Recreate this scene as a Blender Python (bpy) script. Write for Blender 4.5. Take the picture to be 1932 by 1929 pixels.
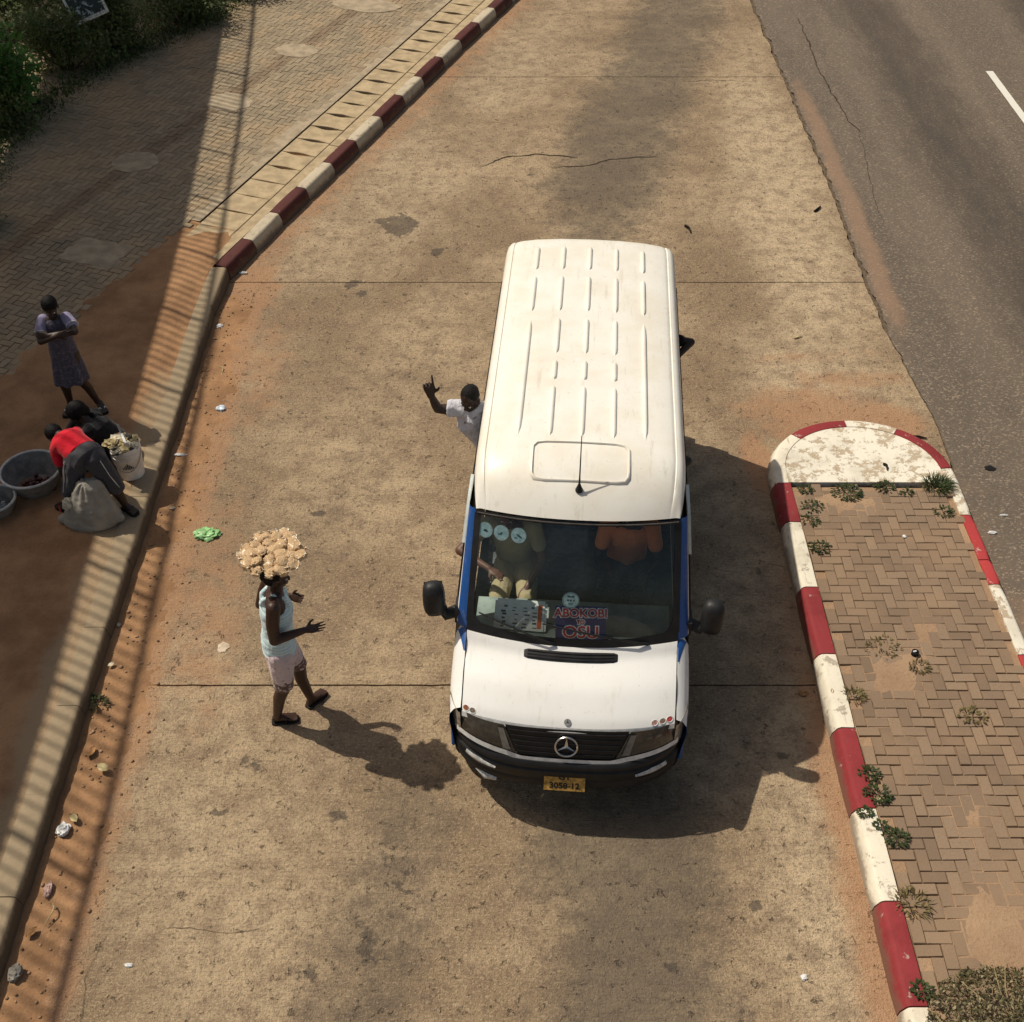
import bpy, bmesh, math, random
import numpy as np
from mathutils import Vector, Matrix, noise
V = Vector
R = math.radians
rnd = random.Random(7)
sc = bpy.context.scene
col = sc.collection
for o in list(bpy.data.objects):
    bpy.data.objects.remove(o)

# ------------------------------------------------------------------ camera, sky, sun, exposure
CAM_H, PITCH = 8.5, math.atan(.92)
cam = bpy.data.cameras.new('camera'); cam.sensor_width = 36; cam.lens = 36*2227/1932
cam.clip_end = 600
camo = bpy.data.objects.new('camera', cam); col.objects.link(camo)
camo.location = (0, 0, CAM_H); camo.rotation_euler = (R(90)-PITCH, 0, 0)
sc.camera = camo
SUN = V((.59, -.31, -1.0)).normalized()          # direction the light travels
w = bpy.data.worlds.new('World'); sc.world = w; w.use_nodes = True
wn = w.node_tree
sky = wn.nodes.new('ShaderNodeTexSky'); sky.sky_type = 'NISHITA'; sky.sun_disc = False
sky.sun_elevation = math.asin(-SUN.z); sky.sun_rotation = math.atan2(-SUN.x, -SUN.y)
sky.dust_density = 2.5; sky.air_density = 1.0
hz_ = wn.nodes.new('ShaderNodeMix'); hz_.data_type = 'RGBA'; hz_.blend_type = 'MULTIPLY'; hz_.inputs['Factor'].default_value = 1   # dusty, warm air
hz_c = [i for i in hz_.inputs if i.type == 'RGBA']; wn.links.new(sky.outputs[0], hz_c[0]); hz_c[1].default_value = (1.10, .98, .82, 1)
wn.links.new([o for o in hz_.outputs if o.type == 'RGBA'][0], wn.nodes['Background'].inputs[0])
wn.nodes['Background'].inputs[1].default_value = .078
sun = bpy.data.lights.new('sun', 'SUN'); sun.energy = 3.75; sun.angle = R(.53); sun.color = (1, .915, .775)
suno = bpy.data.objects.new('sun', sun); col.objects.link(suno)
suno.rotation_euler = SUN.to_track_quat('-Z', 'Y').to_euler(); suno.location = (-8, 5, 14)
sc.view_settings.view_transform = 'Standard'; sc.view_settings.look = 'None'
sc.view_settings.gamma = 1; sc.view_settings.use_curve_mapping = False
sc.view_settings.exposure = 0.0
sc.render.engine = 'CYCLES'

S_, C_ = math.sin(PITCH), math.cos(PITCH)
def ground(px, py, z=0.0):
    """point of the horizontal plane z that a survey pixel of the photograph shows"""
    u = (px-966)/2227; v = (py-964.5)/2227; d = S_+v*C_
    return V(((CAM_H-z)*u/d, (CAM_H-z)*(C_-v*S_)/d, z))
def upright(px, py, Y):
    """point of the upright plane y=Y that a survey pixel shows"""
    u = (px-966)/2227; v = (py-964.5)/2227; s = Y/(C_-v*S_)
    return V((u*s, Y, CAM_H-(S_+v*C_)*s))

# ------------------------------------------------------------------ node helpers
def new_mat(name, rough=.8, spec=.3):
    m = bpy.data.materials.new(name); m.use_nodes = True
    b = m.node_tree.nodes['Principled BSDF']
    b.inputs['Roughness'].default_value = rough; b.inputs['Specular IOR Level'].default_value = spec
    return m, m.node_tree, b
def _set(nt, sock, v):
    if isinstance(v, bpy.types.NodeSocket): nt.links.new(v, sock)
    elif isinstance(v, (tuple, list)) and len(v) == 3 and sock.type == 'RGBA': sock.default_value = (*v, 1)
    else: sock.default_value = v
def n_noise(nt, vec, scale, detail=3, rough=.55, dist=0):
    n = nt.nodes.new('ShaderNodeTexNoise'); nt.links.new(vec, n.inputs['Vector'])
    n.inputs['Scale'].default_value = scale; n.inputs['Detail'].default_value = detail
    n.inputs['Roughness'].default_value = rough; n.inputs['Distortion'].default_value = dist
    return n.outputs['Fac']
def n_vor(nt, vec, scale, feat='F1', out='Distance'):
    n = nt.nodes.new('ShaderNodeTexVoronoi'); n.feature = feat; nt.links.new(vec, n.inputs['Vector'])
    n.inputs['Scale'].default_value = scale
    return n.outputs[out]
def n_step(nt, x, a, b):
    n = nt.nodes.new('ShaderNodeMapRange'); n.interpolation_type = 'SMOOTHSTEP'
    _set(nt, n.inputs['Value'], x); n.inputs['From Min'].default_value = a; n.inputs['From Max'].default_value = b
    return n.outputs[0]
def n_mix(nt, f, a, b, blend='MIX'):
    n = nt.nodes.new('ShaderNodeMix'); n.data_type = 'RGBA'; n.blend_type = blend
    _set(nt, n.inputs['Factor'], f)
    s = [i for i in n.inputs if i.type == 'RGBA']; _set(nt, s[0], a); _set(nt, s[1], b)
    return [o for o in n.outputs if o.type == 'RGBA'][0]
def n_math(nt, op, a, b=0.0):
    n = nt.nodes.new('ShaderNodeMath'); n.operation = op
    _set(nt, n.inputs[0], a); _set(nt, n.inputs[1], b)
    return n.outputs[0]
def n_attr(nt, name):
    n = nt.nodes.new('ShaderNodeAttribute'); n.attribute_name = name
    return n.outputs['Fac']
def n_pos(nt, obj=False, scale=None):
    if obj: s = nt.nodes.new('ShaderNodeTexCoord').outputs['Object']
    else: s = nt.nodes.new('ShaderNodeNewGeometry').outputs['Position']
    if scale:
        m = nt.nodes.new('ShaderNodeMapping'); m.inputs['Scale'].default_value = scale
        nt.links.new(s, m.inputs['Vector']); s = m.outputs[0]
    return s
def n_bump(nt, b, h, strength=.5, dist=.01):
    n = nt.nodes.new('ShaderNodeBump'); n.inputs['Strength'].default_value = strength
    n.inputs['Distance'].default_value = dist; nt.links.new(h, n.inputs['Height'])
    nt.links.new(n.outputs[0], b.inputs['Normal'])
def n_base(nt, b, c): _set(nt, b.inputs['Base Color'], c)
def n_obj_random(nt):
    return nt.nodes.new('ShaderNodeObjectInfo').outputs['Random']

def simple(name, c, rough=.6, spec=.3, var=.25, scale=12, bump=0, metal=0, obj=True, bscale=40):
    m, nt, b = new_mat(name, rough, spec)
    p = n_pos(nt, obj)
    f = n_noise(nt, p, scale, 4, .6)
    lo = tuple(x*(1-var) for x in c); hi = tuple(min(1, x*(1+var)) for x in c)
    n_base(nt, b, n_mix(nt, n_step(nt, f, .3, .7), lo, hi))
    b.inputs['Metallic'].default_value = metal
    if bump: n_bump(nt, b, n_noise(nt, p, bscale, 3), bump, .004)
    return m

# ------------------------------------------------------------------ object helpers
def link(o, parent=None):
    col.objects.link(o)
    if parent is not None: o.parent = parent
    return o
def tag(o, label=None, cat=None, group=None, kind=None):
    if label: o['label'] = label
    if cat: o['category'] = cat
    if group: o['group'] = group
    if kind: o['kind'] = kind
    return o
def empty(name, loc, rz=0):
    o = bpy.data.objects.new(name, None); o.location = loc; o.rotation_euler = (0, 0, rz)
    o.empty_display_size = .2
    return link(o)
class MB:
    """collects polygons; build() links them as one mesh object"""
    def __init__(s): s.v = []; s.f = []; s.m = []
    def add(s, vs, fs, mi=0):
        k = len(s.v); s.v += [tuple(p) for p in vs]
        for f in fs: s.f.append(tuple(i+k for i in f)); s.m.append(mi)
        return s
    def box(s, c, d, mi=0, M=None, taper=1.0):
        x, y, z = d[0]/2, d[1]/2, d[2]/2
        P = [V((sx*x*(taper if sz > 0 else 1), sy*y*(taper if sz > 0 else 1), sz*z)) for sz in (-1, 1) for sy in (-1, 1) for sx in (-1, 1)]
        if M is not None: P = [M @ p for p in P]
        P = [p+V(c) for p in P]
        return s.add(P, [(0, 2, 3, 1), (4, 5, 7, 6), (0, 1, 5, 4), (2, 6, 7, 3), (0, 4, 6, 2), (1, 3, 7, 5)], mi)
    def slab(s, outline, z0, z1, mi=0, inset=0.0):
        """flat prism over a ccw outline of (x, y); inset > 0 chamfers the top edge"""
        n = len(outline); c = V((sum(p[0] for p in outline)/n, sum(p[1] for p in outline)/n))
        bot = [(p[0], p[1], z0) for p in outline]
        if inset:
            mid = [(p[0], p[1], z1-inset) for p in outline]
            top = []
            for p in outline:
                d = V((p[0], p[1]))-c; L = d.length or 1
                q = c+d*(1-inset*1.2/L); top.append((q.x, q.y, z1))
            rings = [bot, mid, top]
        else: rings = [bot, [(p[0], p[1], z1) for p in outline]]
        return s.rings(rings, mi, closed=True, cap0=True, cap1=True)
    def rings(s, rings, mi=0, closed=True, cap0=False, cap1=False):
        n = len(rings[0]); vs = [p for r in rings for p in r]; fs = []
        for a in range(len(rings)-1):
            for i in range(n if closed else n-1):
                j = (i+1) % n
                fs.append((a*n+i, a*n+j, (a+1)*n+j, (a+1)*n+i))
        if cap0: fs.append(tuple(reversed(range(n))))
        if cap1: fs.append(tuple(range((len(rings)-1)*n, len(rings)*n)))
        return s.add(vs, fs, mi)
    def tube(s, pts, r, n=8, mi=0, cap=True):
        pts = [V(p) for p in pts]; rs = r if isinstance(r, (list, tuple)) else [r]*len(pts)
        rg = []; prev = None
        for i, p in enumerate(pts):
            t = (pts[min(i+1, len(pts)-1)]-pts[max(i-1, 0)]).normalized()
            if prev is None: a = t.orthogonal().normalized()
            else: a = (prev-t*prev.dot(t)).normalized()
            prev = a; b = t.cross(a)
            rg.append([p+(a*math.cos(q)+b*math.sin(q))*rs[i] for q in [2*math.pi*k/n for k in range(n)]])
        return s.rings(rg, mi, True, cap, cap)
    def lathe(s, prof, c=(0, 0, 0), n=24, mi=0, cap0=False, cap1=False):
        c = V(c)
        return s.rings([[c+V((r*math.cos(2*math.pi*k/n), r*math.sin(2*math.pi*k/n), z)) for k in range(n)] for r, z in prof], mi, True, cap0, cap1)
    def grid(s, fn, nu, nv, mi=0, keep=None):
        vs = [fn(i/nu, j/nv) for j in range(nv+1) for i in range(nu+1)]; fs = []
        for j in range(nv):
            for i in range(nu):
                if keep is None or keep((i+.5)/nu, (j+.5)/nv):
                    fs.append((j*(nu+1)+i, j*(nu+1)+i+1, (j+1)*(nu+1)+i+1, (j+1)*(nu+1)+i))
        return s.add(vs, fs, mi)
    def ell(s, c, r, M=None, nu=12, nv=8, mi=0):
        c = V(c); rg = []
        for j in range(nv+1):
            a = -math.pi/2+math.pi*j/nv; q = []
            for i in range(nu):
                b = 2*math.pi*i/nu
                p = V((r[0]*math.cos(a)*math.cos(b), r[1]*math.cos(a)*math.sin(b), r[2]*math.sin(a)))
                q.append(c+(M @ p if M is not None else p))
            rg.append(q)
        return s.rings(rg, mi)
    def mesh(s, name, mats=None, smooth=None, fix=True):
        me = bpy.data.meshes.new(name); me.from_pydata(s.v, [], s.f)
        if mats: 
            for m in (mats if isinstance(mats, (list, tuple)) else [mats]): me.materials.append(m)
            me.polygons.foreach_set('material_index', s.m)
        if fix:
            bm = bmesh.new(); bm.from_mesh(me); bmesh.ops.remove_doubles(bm, verts=bm.verts, dist=1e-5)
            bmesh.ops.recalc_face_normals(bm, faces=bm.faces); bm.to_mesh(me); bm.free()
        if smooth is not None:
            me.polygons.foreach_set('use_smooth', [True]*len(me.polygons))
            if smooth < 180: me.set_sharp_from_angle(angle=R(smooth))
        me.update()
        return me
    def build(s, name, mats=None, parent=None, smooth=None, fix=True):
        return link(bpy.data.objects.new(name, s.mesh(name, mats, smooth, fix)), parent)
def put(name, me, parent=None, loc=(0, 0, 0), rot=(0, 0, 0), sca=(1, 1, 1)):
    o = bpy.data.objects.new(name, me); o.location = loc; o.rotation_euler = rot; o.scale = sca
    return link(o, parent)
def copy_tree(o, parent=None):
    c = o.copy(); col.objects.link(c)
    if parent is not None: c.parent = parent
    for ch in list(o.children): copy_tree(ch, c)
    return c
def lerp(a, b, t): return a+(b-a)*t
def interp(x, xs, ys): return float(np.interp(x, xs, ys))
def sstep(a, b, x):
    t = max(0, min(1, (x-a)/(b-a))); return t*t*(3-2*t)
def nz(x, y, z=0): return noise.noise((x, y, z))
def ellm(x, y, b):
    """soft ellipse mask: b = (x, y, rx, ry, angle, amount)"""
    dx, dy = x-b[0], y-b[1]; c, s = math.cos(b[4]), math.sin(b[4])
    d = math.hypot((dx*c+dy*s)/b[2], (-dx*s+dy*c)/b[3])
    return b[5]*max(0, 1-d*d) if d < 1 else 0
def set_attr(me, name, vals):
    a = me.attributes.new(name, 'FLOAT', 'POINT'); a.data.foreach_set('value', np.asarray(vals, dtype=np.float32))

_deps = []
def blob(name, prims, mats, parent, vox=.006, smooth=4, fn=None):
    """prims (closed shapes in one MB) fused into one continuous surface"""
    me = prims.mesh(name, mats)
    o = bpy.data.objects.new(name, me); col.objects.link(o)
    md = o.modifiers.new('r', 'REMESH'); md.mode = 'VOXEL'; md.voxel_size = vox; md.use_smooth_shade = True
    if smooth:
        ms = o.modifiers.new('s', 'SMOOTH'); ms.factor = .5; ms.iterations = smooth
    dg = bpy.context.evaluated_depsgraph_get()
    m2 = bpy.data.meshes.new_from_object(o.evaluated_get(dg))
    m2.name = name
    bpy.data.objects.remove(o); bpy.data.meshes.remove(me)
    if not m2.materials:
        for m in (mats if isinstance(mats, (list, tuple)) else [mats]): m2.materials.append(m)
    if fn:
        n = len(m2.vertices); co = np.empty(n*3, np.float32); no = np.empty(n*3, np.float32)
        m2.vertices.foreach_get('co', co); m2.vertices.foreach_get('normal', no)
        co = co.reshape(-1, 3); no = no.reshape(-1, 3)
        d = np.array([fn(p) for p in co], np.float32)
        co += no*d[:, None]; m2.vertices.foreach_set('co', co.ravel())
    m2.polygons.foreach_set('use_smooth', [True]*len(m2.polygons)); m2.update()
    return link(bpy.data.objects.new(name, m2), parent)
# ------------------------------------------------------------------ ground materials
def mat_concrete():
    m, nt, b = new_mat('road_concrete', .85, .25)
    p = n_pos(nt); ps = n_pos(nt, scale=(2.5, 26, 1))
    big = n_noise(nt, p, .55, 4, .6); mid = n_noise(nt, p, 4.5, 4, .65); fine = n_noise(nt, p, 17, 4, .75)
    grit = n_noise(nt, p, 75, 2, .6); strk = n_noise(nt, ps, 1.6, 3, .6)
    c = n_mix(nt, n_step(nt, big, .36, .64), (.262, .187, .112), (.440, .328, .203))
    pl = n_step(nt, n_math(nt, 'ADD', n_attr(nt, 'pale'), n_math(nt, 'MULTIPLY', n_math(nt, 'SUBTRACT', n_noise(nt, p, 1.6, 5, .65), .5), .9)), .05, .85)
    c = n_mix(nt, n_math(nt, 'MULTIPLY', pl, .85), c, (.58, .45, .29))
    c = n_mix(nt, n_math(nt, 'MULTIPLY', n_step(nt, mid, .40, .68), .62), c, (.195, .134, .088))
    c = n_mix(nt, n_math(nt, 'MULTIPLY', n_step(nt, fine, .48, .68), .52), c, (.150, .104, .068))
    c = n_mix(nt, n_math(nt, 'MULTIPLY', n_step(nt, strk, .56, .78), .45), c, (.16, .118, .075))
    c = n_mix(nt, n_math(nt, 'MULTIPLY', n_step(nt, grit, .56, .72), .55), c, (.56, .43, .30))
    c = n_mix(nt, n_math(nt, 'MULTIPLY', n_step(nt, n_noise(nt, p, 11, 4, .75, .4), .62, .70), .45), c, (.105, .076, .052))
    c = n_mix(nt, n_math(nt, 'MULTIPLY', n_step(nt, n_noise(nt, p, 42, 2, .6), .52, .60), .38), c, (.155, .108, .070))
    c = n_mix(nt, n_math(nt, 'MULTIPLY', n_step(nt, n_noise(nt, n_pos(nt, scale=(1, 1.6, 1)), 30, 2, .6), .57, .64), .34), c, (.58, .45, .31))
    oil = n_math(nt, 'ADD', n_attr(nt, 'oil'), n_math(nt, 'MULTIPLY', n_math(nt, 'SUBTRACT', mid, .5), .7))
    oil = n_math(nt, 'ADD', oil, n_math(nt, 'MULTIPLY', n_math(nt, 'SUBTRACT', fine, .5), .5))
    oil = n_math(nt, 'MULTIPLY', n_step(nt, oil, .12, .95), .62)
    c = n_mix(nt, oil, c, (.092, .078, .062))
    c = n_mix(nt, n_math(nt, 'MULTIPLY', n_step(nt, n_math(nt, 'ADD', n_attr(nt, 'stain'), n_math(nt, 'MULTIPLY', n_math(nt, 'SUBTRACT', n_noise(nt, p, 7, 5, .7), .5), 2.2)), .34, .5), .66), c, (.062, .052, .043))
    sd = n_math(nt, 'ADD', n_attr(nt, 'sand'), n_math(nt, 'MULTIPLY', n_math(nt, 'SUBTRACT', n_noise(nt, p, 3.2, 5, .65), .5), 1.1))
    sand = n_mix(nt, fine, (.36, .185, .095), (.44, .250, .14))
    c = n_mix(nt, n_math(nt, 'MULTIPLY', n_step(nt, sd, .22, .75), .70), c, sand)
    n_base(nt, b, c)
    h = n_math(nt, 'ADD', n_math(nt, 'MULTIPLY', fine, 1.0), n_math(nt, 'MULTIPLY', grit, .5))
    h = n_math(nt, 'SUBTRACT', h, n_math(nt, 'MULTIPLY', n_step(nt, n_noise(nt, p, 11, 4, .75, .4), .60, .70), .8))
    n_bump(nt, b, n_math(nt, 'ADD', h, n_math(nt, 'MULTIPLY', strk, .5)), 1.0, .022)
    return m
def mat_asphalt():
    m, nt, b = new_mat('asphalt', .85, .25)
    p = n_pos(nt); pl = n_pos(nt, scale=(1, .12, 1))
    fine = n_noise(nt, p, 45, 3, .7); mid = n_noise(nt, p, 3.5, 4, .6); lane = n_noise(nt, pl, .9, 3, .55)
    c = n_mix(nt, n_step(nt, fine, .3, .72), (.102, .082, .064), (.150, .122, .097))
    c = n_mix(nt, n_math(nt, 'MULTIPLY', n_step(nt, lane, .38, .6), .35), c, (.20, .155, .115))
    c = n_mix(nt, n_math(nt, 'MULTIPLY', n_step(nt, mid, .5, .75), .3), c, (.085, .068, .054))
    c = n_mix(nt, n_math(nt, 'MULTIPLY', n_step(nt, n_noise(nt, p, 42, 2, .6), .52, .60), .38), c, (.155, .108, .070))
    c = n_mix(nt, n_math(nt, 'MULTIPLY', n_step(nt, n_noise(nt, n_pos(nt, scale=(1, 1.6, 1)), 30, 2, .6), .57, .64), .34), c, (.58, .45, .31))
    oil = n_math(nt, 'ADD', n_attr(nt, 'oil'), n_math(nt, 'MULTIPLY', n_math(nt, 'SUBTRACT', n_noise(nt, n_pos(nt, scale=(1.5, .35, 1)), 2, 5, .65), .5), .9))
    c = n_mix(nt, n_math(nt, 'MULTIPLY', n_step(nt, oil, .0, .85), .66), c, (.040, .034, .030))
    c = n_mix(nt, n_math(nt, 'MULTIPLY', n_step(nt, n_noise(nt, p, 90, 2), .69, .78), .3), c, (.30, .26, .21))
    sd = n_math(nt, 'ADD', n_attr(nt, 'sand'), n_math(nt, 'MULTIPLY', n_math(nt, 'SUBTRACT', n_noise(nt, p, 4, 5, .65), .5), .9))
    c = n_mix(nt, n_math(nt, 'MULTIPLY', n_step(nt, sd, .2, 1.0), .55), c, (.32, .20, .125))
    n_base(nt, b, c); n_bump(nt, b, fine, .8, .008)
    return m
def mat_dirt(name='dirt', c0=(.265, .148, .078), c1=(.42, .24, .125)):
    m, nt, b = new_mat(name, .95, .1)
    p = n_pos(nt); fine = n_noise(nt, p, 38, 4, .7); mid = n_noise(nt, p, 2.2, 5, .6)
    c = n_mix(nt, n_step(nt, mid, .32, .68), c0, c1)
    c = n_mix(nt, n_math(nt, 'MULTIPLY', n_step(nt, fine, .52, .75), .5), c, (.15, .085, .05))
    c = n_mix(nt, n_math(nt, 'MULTIPLY', n_step(nt, n_noise(nt, p, 80, 2), .66, .74), .5), c, (.50, .36, .24))
    pale = n_attr(nt, 'pale')
    c = n_mix(nt, n_math(nt, 'MULTIPLY', n_step(nt, n_math(nt, 'ADD', pale, n_math(nt, 'MULTIPLY', n_math(nt, 'SUBTRACT', mid, .5), .8)), .2, .7), .8), c, (.36, .27, .17))
    n_base(nt, b, c); n_bump(nt, b, n_math(nt, 'ADD', fine, n_noise(nt, p, 12, 3)), .8, .012)
    return m
def mat_paver(single, c0=(.20, .155, .105), c1=(.285, .215, .14), dust=(.38, .235, .125), line=None, amt=.5):
    m, nt, b = new_mat('paver', .9, .2)
    p = n_pos(nt); fine = n_noise(nt, p, 60, 3, .7)
    t = n_obj_random(nt) if single else n_attr(nt, 'tone')
    c = n_mix(nt, t, c0, c1)
    c = n_mix(nt, n_math(nt, 'MULTIPLY', n_step(nt, fine, .4, .75), .4), c, (.13, .10, .07))
    d = n_math(nt, 'MULTIPLY', n_step(nt, n_noise(nt, p, 1.25, 5, .6), .43, .66), amt)
    c = n_mix(nt, d, c, dust)
    if line:
        s = nt.nodes.new('ShaderNodeVectorMath'); s.operation = 'DOT_PRODUCT'
        nt.links.new(p, s.inputs[0]); s.inputs[1].default_value = (line[0], line[1], 0)
        q = n_math(nt, 'ABSOLUTE', n_math(nt, 'SUBTRACT', s.outputs['Value'], line[2]))
        q = n_math(nt, 'ADD', q, n_math(nt, 'MULTIPLY', n_math(nt, 'SUBTRACT', n_noise(nt, p, 5, 3), .5), .15))
        c = n_mix(nt, n_math(nt, 'MULTIPLY', n_math(nt, 'SUBTRACT', 1.0, n_step(nt, q, .08, .2)), .45), c, (.15, .09, .055))
    n_base(nt, b, c); n_bump(nt, b, fine, .5, .004)
    return m
def mat_paint(name, c, chip, under=(.40, .36, .30), thr=(.58, .64), grime=.35, foot=.75):
    m, nt, b = new_mat(name, .75, .25)
    p = n_pos(nt); f = n_noise(nt, p, 9, 6, .72)
    d = n_noise(nt, p, 3, 4, .6)
    k = n_mix(nt, n_math(nt, 'MULTIPLY', n_step(nt, d, .42, .75), grime), c, tuple(x*.5 for x in (c[0]*.9, c[1]*.85, c[2]*.75)))
    k = n_mix(nt, n_math(nt, 'MULTIPLY', n_step(nt, f, *thr), chip), k, under)
    sx_ = nt.nodes.new('ShaderNodeSeparateXYZ'); nt.links.new(p, sx_.inputs[0])       # road dirt splashed on the foot of the stone
    gz = n_math(nt, 'ADD', sx_.outputs['Z'], n_math(nt, 'MULTIPLY', n_math(nt, 'SUBTRACT', n_noise(nt, p, 6, 5, .7), .5), .22))
    k = n_mix(nt, n_math(nt, 'MULTIPLY', n_step(nt, gz, .13, .04), foot), k, (.15, .10, .065))
    tw = n_noise(nt, n_pos(nt, scale=(30, 3, 30)), 1.0, 4, .7)
    k = n_mix(nt, n_math(nt, 'MULTIPLY', n_step(nt, tw, .60, .70), foot*.6), k, (.13, .10, .08))
    n_base(nt, b, k)
    n_bump(nt, b, n_math(nt, 'SUBTRACT', n_noise(nt, p, 40, 3), n_step(nt, f, *thr)), .45, .006)
    return m

m_conc = mat_concrete(); m_asph = mat_asphalt(); m_dirt = mat_dirt()
m_joint = simple('joint_soil', (.055, .042, .030), .95, .1, .4, 20, obj=False)
m_soil = simple('bedding_soil', (.11, .075, .047), .95, .1, .35, 14, obj=False)
def mat_kerb():
    m, nt, b = new_mat('kerb_concrete', .9, .2); p = n_pos(nt)
    c = n_mix(nt, n_noise(nt, p, 20, 4, .6), (.27, .21, .135), (.39, .30, .195))
    sx_ = nt.nodes.new('ShaderNodeSeparateXYZ'); nt.links.new(p, sx_.inputs[0])       # darker below the top edge, with a ragged limit
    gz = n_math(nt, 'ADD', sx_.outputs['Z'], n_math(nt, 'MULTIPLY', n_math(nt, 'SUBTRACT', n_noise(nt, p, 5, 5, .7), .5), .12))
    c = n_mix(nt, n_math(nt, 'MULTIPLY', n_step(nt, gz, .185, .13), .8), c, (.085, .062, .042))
    n_base(nt, b, c); n_bump(nt, b, n_noise(nt, p, 50, 3), .6, .004); return m
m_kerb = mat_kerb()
m_cover = simple('cover_concrete', (.42, .325, .20), .9, .2, .2, 5, .4, obj=False)
m_white = mat_paint('white_paint', (.76, .70, .57), .8, (.34, .28, .21), (.57, .64), .5)
m_cream = mat_paint('dusty_cream_paint', (.56, .48, .35), .7, (.30, .23, .15), (.58, .66), .5)
m_red = mat_paint('red_paint', (.265, .034, .038), .7, (.50, .36, .30), (.62, .65), .5)
m_redold = mat_paint('faded_red_paint', (.46, .055, .055), .75, (.62, .50, .44), (.57, .66), .3)
m_redtop = mat_paint('dark_red_paint', (.10, .030, .026), .7, (.30, .22, .17), (.62, .70), .5)
m_chip = mat_paint('chipped_white_paint', (.80, .75, .63), .85, (.42, .32, .21), (.50, .57), .35)
m_lane = mat_paint('lane_paint', (.70, .68, .60), .5, (.2, .17, .14), (.62, .70), .1, 0)

# ------------------------------------------------------------------ ground sheet
mb = MB(); mb.add([(-150, -60, -.22), (150, -60, -.22), (150, 300, -.22), (-150, 300, -.22)], [(0, 1, 2, 3)])
tag(mb.build('ground', simple('far_earth', (.26, .17, .10), .95, .1, .3, .5, obj=False)), kind='structure')

# kerb line of the lay-by: x of the kerb's road edge along y
KY = [0, 6, 10, 13.75, 13.91, 15.32, 16.88, 18.53, 20.13, 21.8, 23.41, 27.0, 40.0]
KX = [-3.80, -3.81, -3.84, -3.86, -3.82, -3.33, -2.75, -2.14, -1.56, -.95, -.33, 1.05, 4.2]
kx = lambda y: interp(y, KY, KX)
ASX = 4.80
EDGE_Y = [0, 9, 9.8, 10.6, 11.6, 12.6, 13.4, 16, 18, 20, 24.4, 60]
EDGE_X = [4.76, 4.78, 4.86, 4.90, 4.84, 4.76, 4.74, 4.80, 4.80, 4.79, 4.77, 4.9]
def edge_x(y): return interp(y, EDGE_Y, EDGE_X)+.035*nz(y*1.7, 3)+.03*nz(y*5, 9)

STAIN = [(-1.62, 15.35, .33, .38, .3, 1.0), (-1.9, 15.45, .2, .12, 0, .8), (-2.14, 13.75, .17, .16, 0, .9), (-2.0, 13.5, .1, .12, 0, .8),
         (-1.04, 14.57, .11, .13, 0, .9), (-2.06, 9.19, .12, .08, 0, .9), (-2.26, 6.0, .16, .13, 0, .55), (-2.92, 7.25, .09, .09, 0, .7),
         (-1.45, 5.5, .12, .1, 0, .6), (-.55, 8.3, .08, .06, 0, .7), (-2.45, 5.55, .06, .05, 0, .8), (-.9, 5.0, .16, .3, .3, .5),
         (-1.1, 4.4, .2, .3, 0, .5), (1.9, 4.7, .07, .09, 0, .9), (2.35, 6.1, .07, .06, 0, 1.0), (1.2, 4.2, .07, .07, 0, .8),
         (2.9, 13.2, .07, .05, 0, .7), (.3, 16.9, .1, .08, 0, .6), (2.1, 4.3, .06, .06, 0, .9), (-1.55, 4.15, .15, .12, 0, .5),
         (-.2, 4.1, .1, .07, 0, .5), (-2.6, 10.6, .1, .07, 0, .4), (-1.2, 11.6, .12, .09, 0, .45), (-1.9, 12.2, .14, .1, 0, .4)]
def capd(x, y, a, b):
    ax, ay = a; bx, by = b; dx, dy = bx-ax, by-ay
    t = max(0, min(1, ((x-ax)*dx+(y-ay)*dy)/(dx*dx+dy*dy)))
    return math.hypot(x-ax-dx*t, y-ay-dy*t), t
def oil_at(x, y):
    v = 0
    for a, b, r, k in (((.9, 11.5), (1.35, 16.5), 1.0, .75), ((1.35, 16.5), (3.2, 23.5), 1.25, .95), ((3.2, 23.5), (4.3, 29), 1.2, .9),
                       ((.85, 2.5), (.95, 5.2), 1.0, 1.0), ((.8, 5.2), (.9, 9), .8, .5), ((-1.25, 3.2), (-.9, 5.5), .75, .62), ((-2.2, 8.0), (-1.2, 12.0), .8, .30), ((1.9, 3), (1.9, 5), .7, .25)):
        d, t = capd(x, y, a, b); v = max(v, k*max(0, 1-(d/r)**2))
    return v
def sand_at(x, y):
    v = 0
    if y < 14.2: v = max(v, sstep(-2.95, -3.5, x)*.95)
    else: v = max(v, .55*sstep(.9, .2, x-kx(y)))
    v = max(v, .8*sstep(2.35, 2.75, x)*sstep(9.6, 8.6, y)*(0.45+.55*sstep(8.5, 5.5, y)))
    for b in ((3.55, 10.9, 1.3, .75, -.1, .8), (4.35, 10.8, .7, .5, -.6, .9), (4.1, 11.6, 1.2, .25, 0, .6), (3.7, 12.05, 1.3, .2, .1, .5), (2.75, 10.0, .3, .8, 0, .8),
              (-3.5, 13.5, .55, .45, 0, .9), (-3.25, 13.65, .3, .25, 0, .8), (-3.0, 8.0, .6, 2.5, .1, .55), (-3.1, 11.8, .7, 2.2, 0, .5), (-.6, 18, 2.6, 3.5, 0, .22)):
        v = max(v, ellm(x, y, b))
    return v
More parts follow.
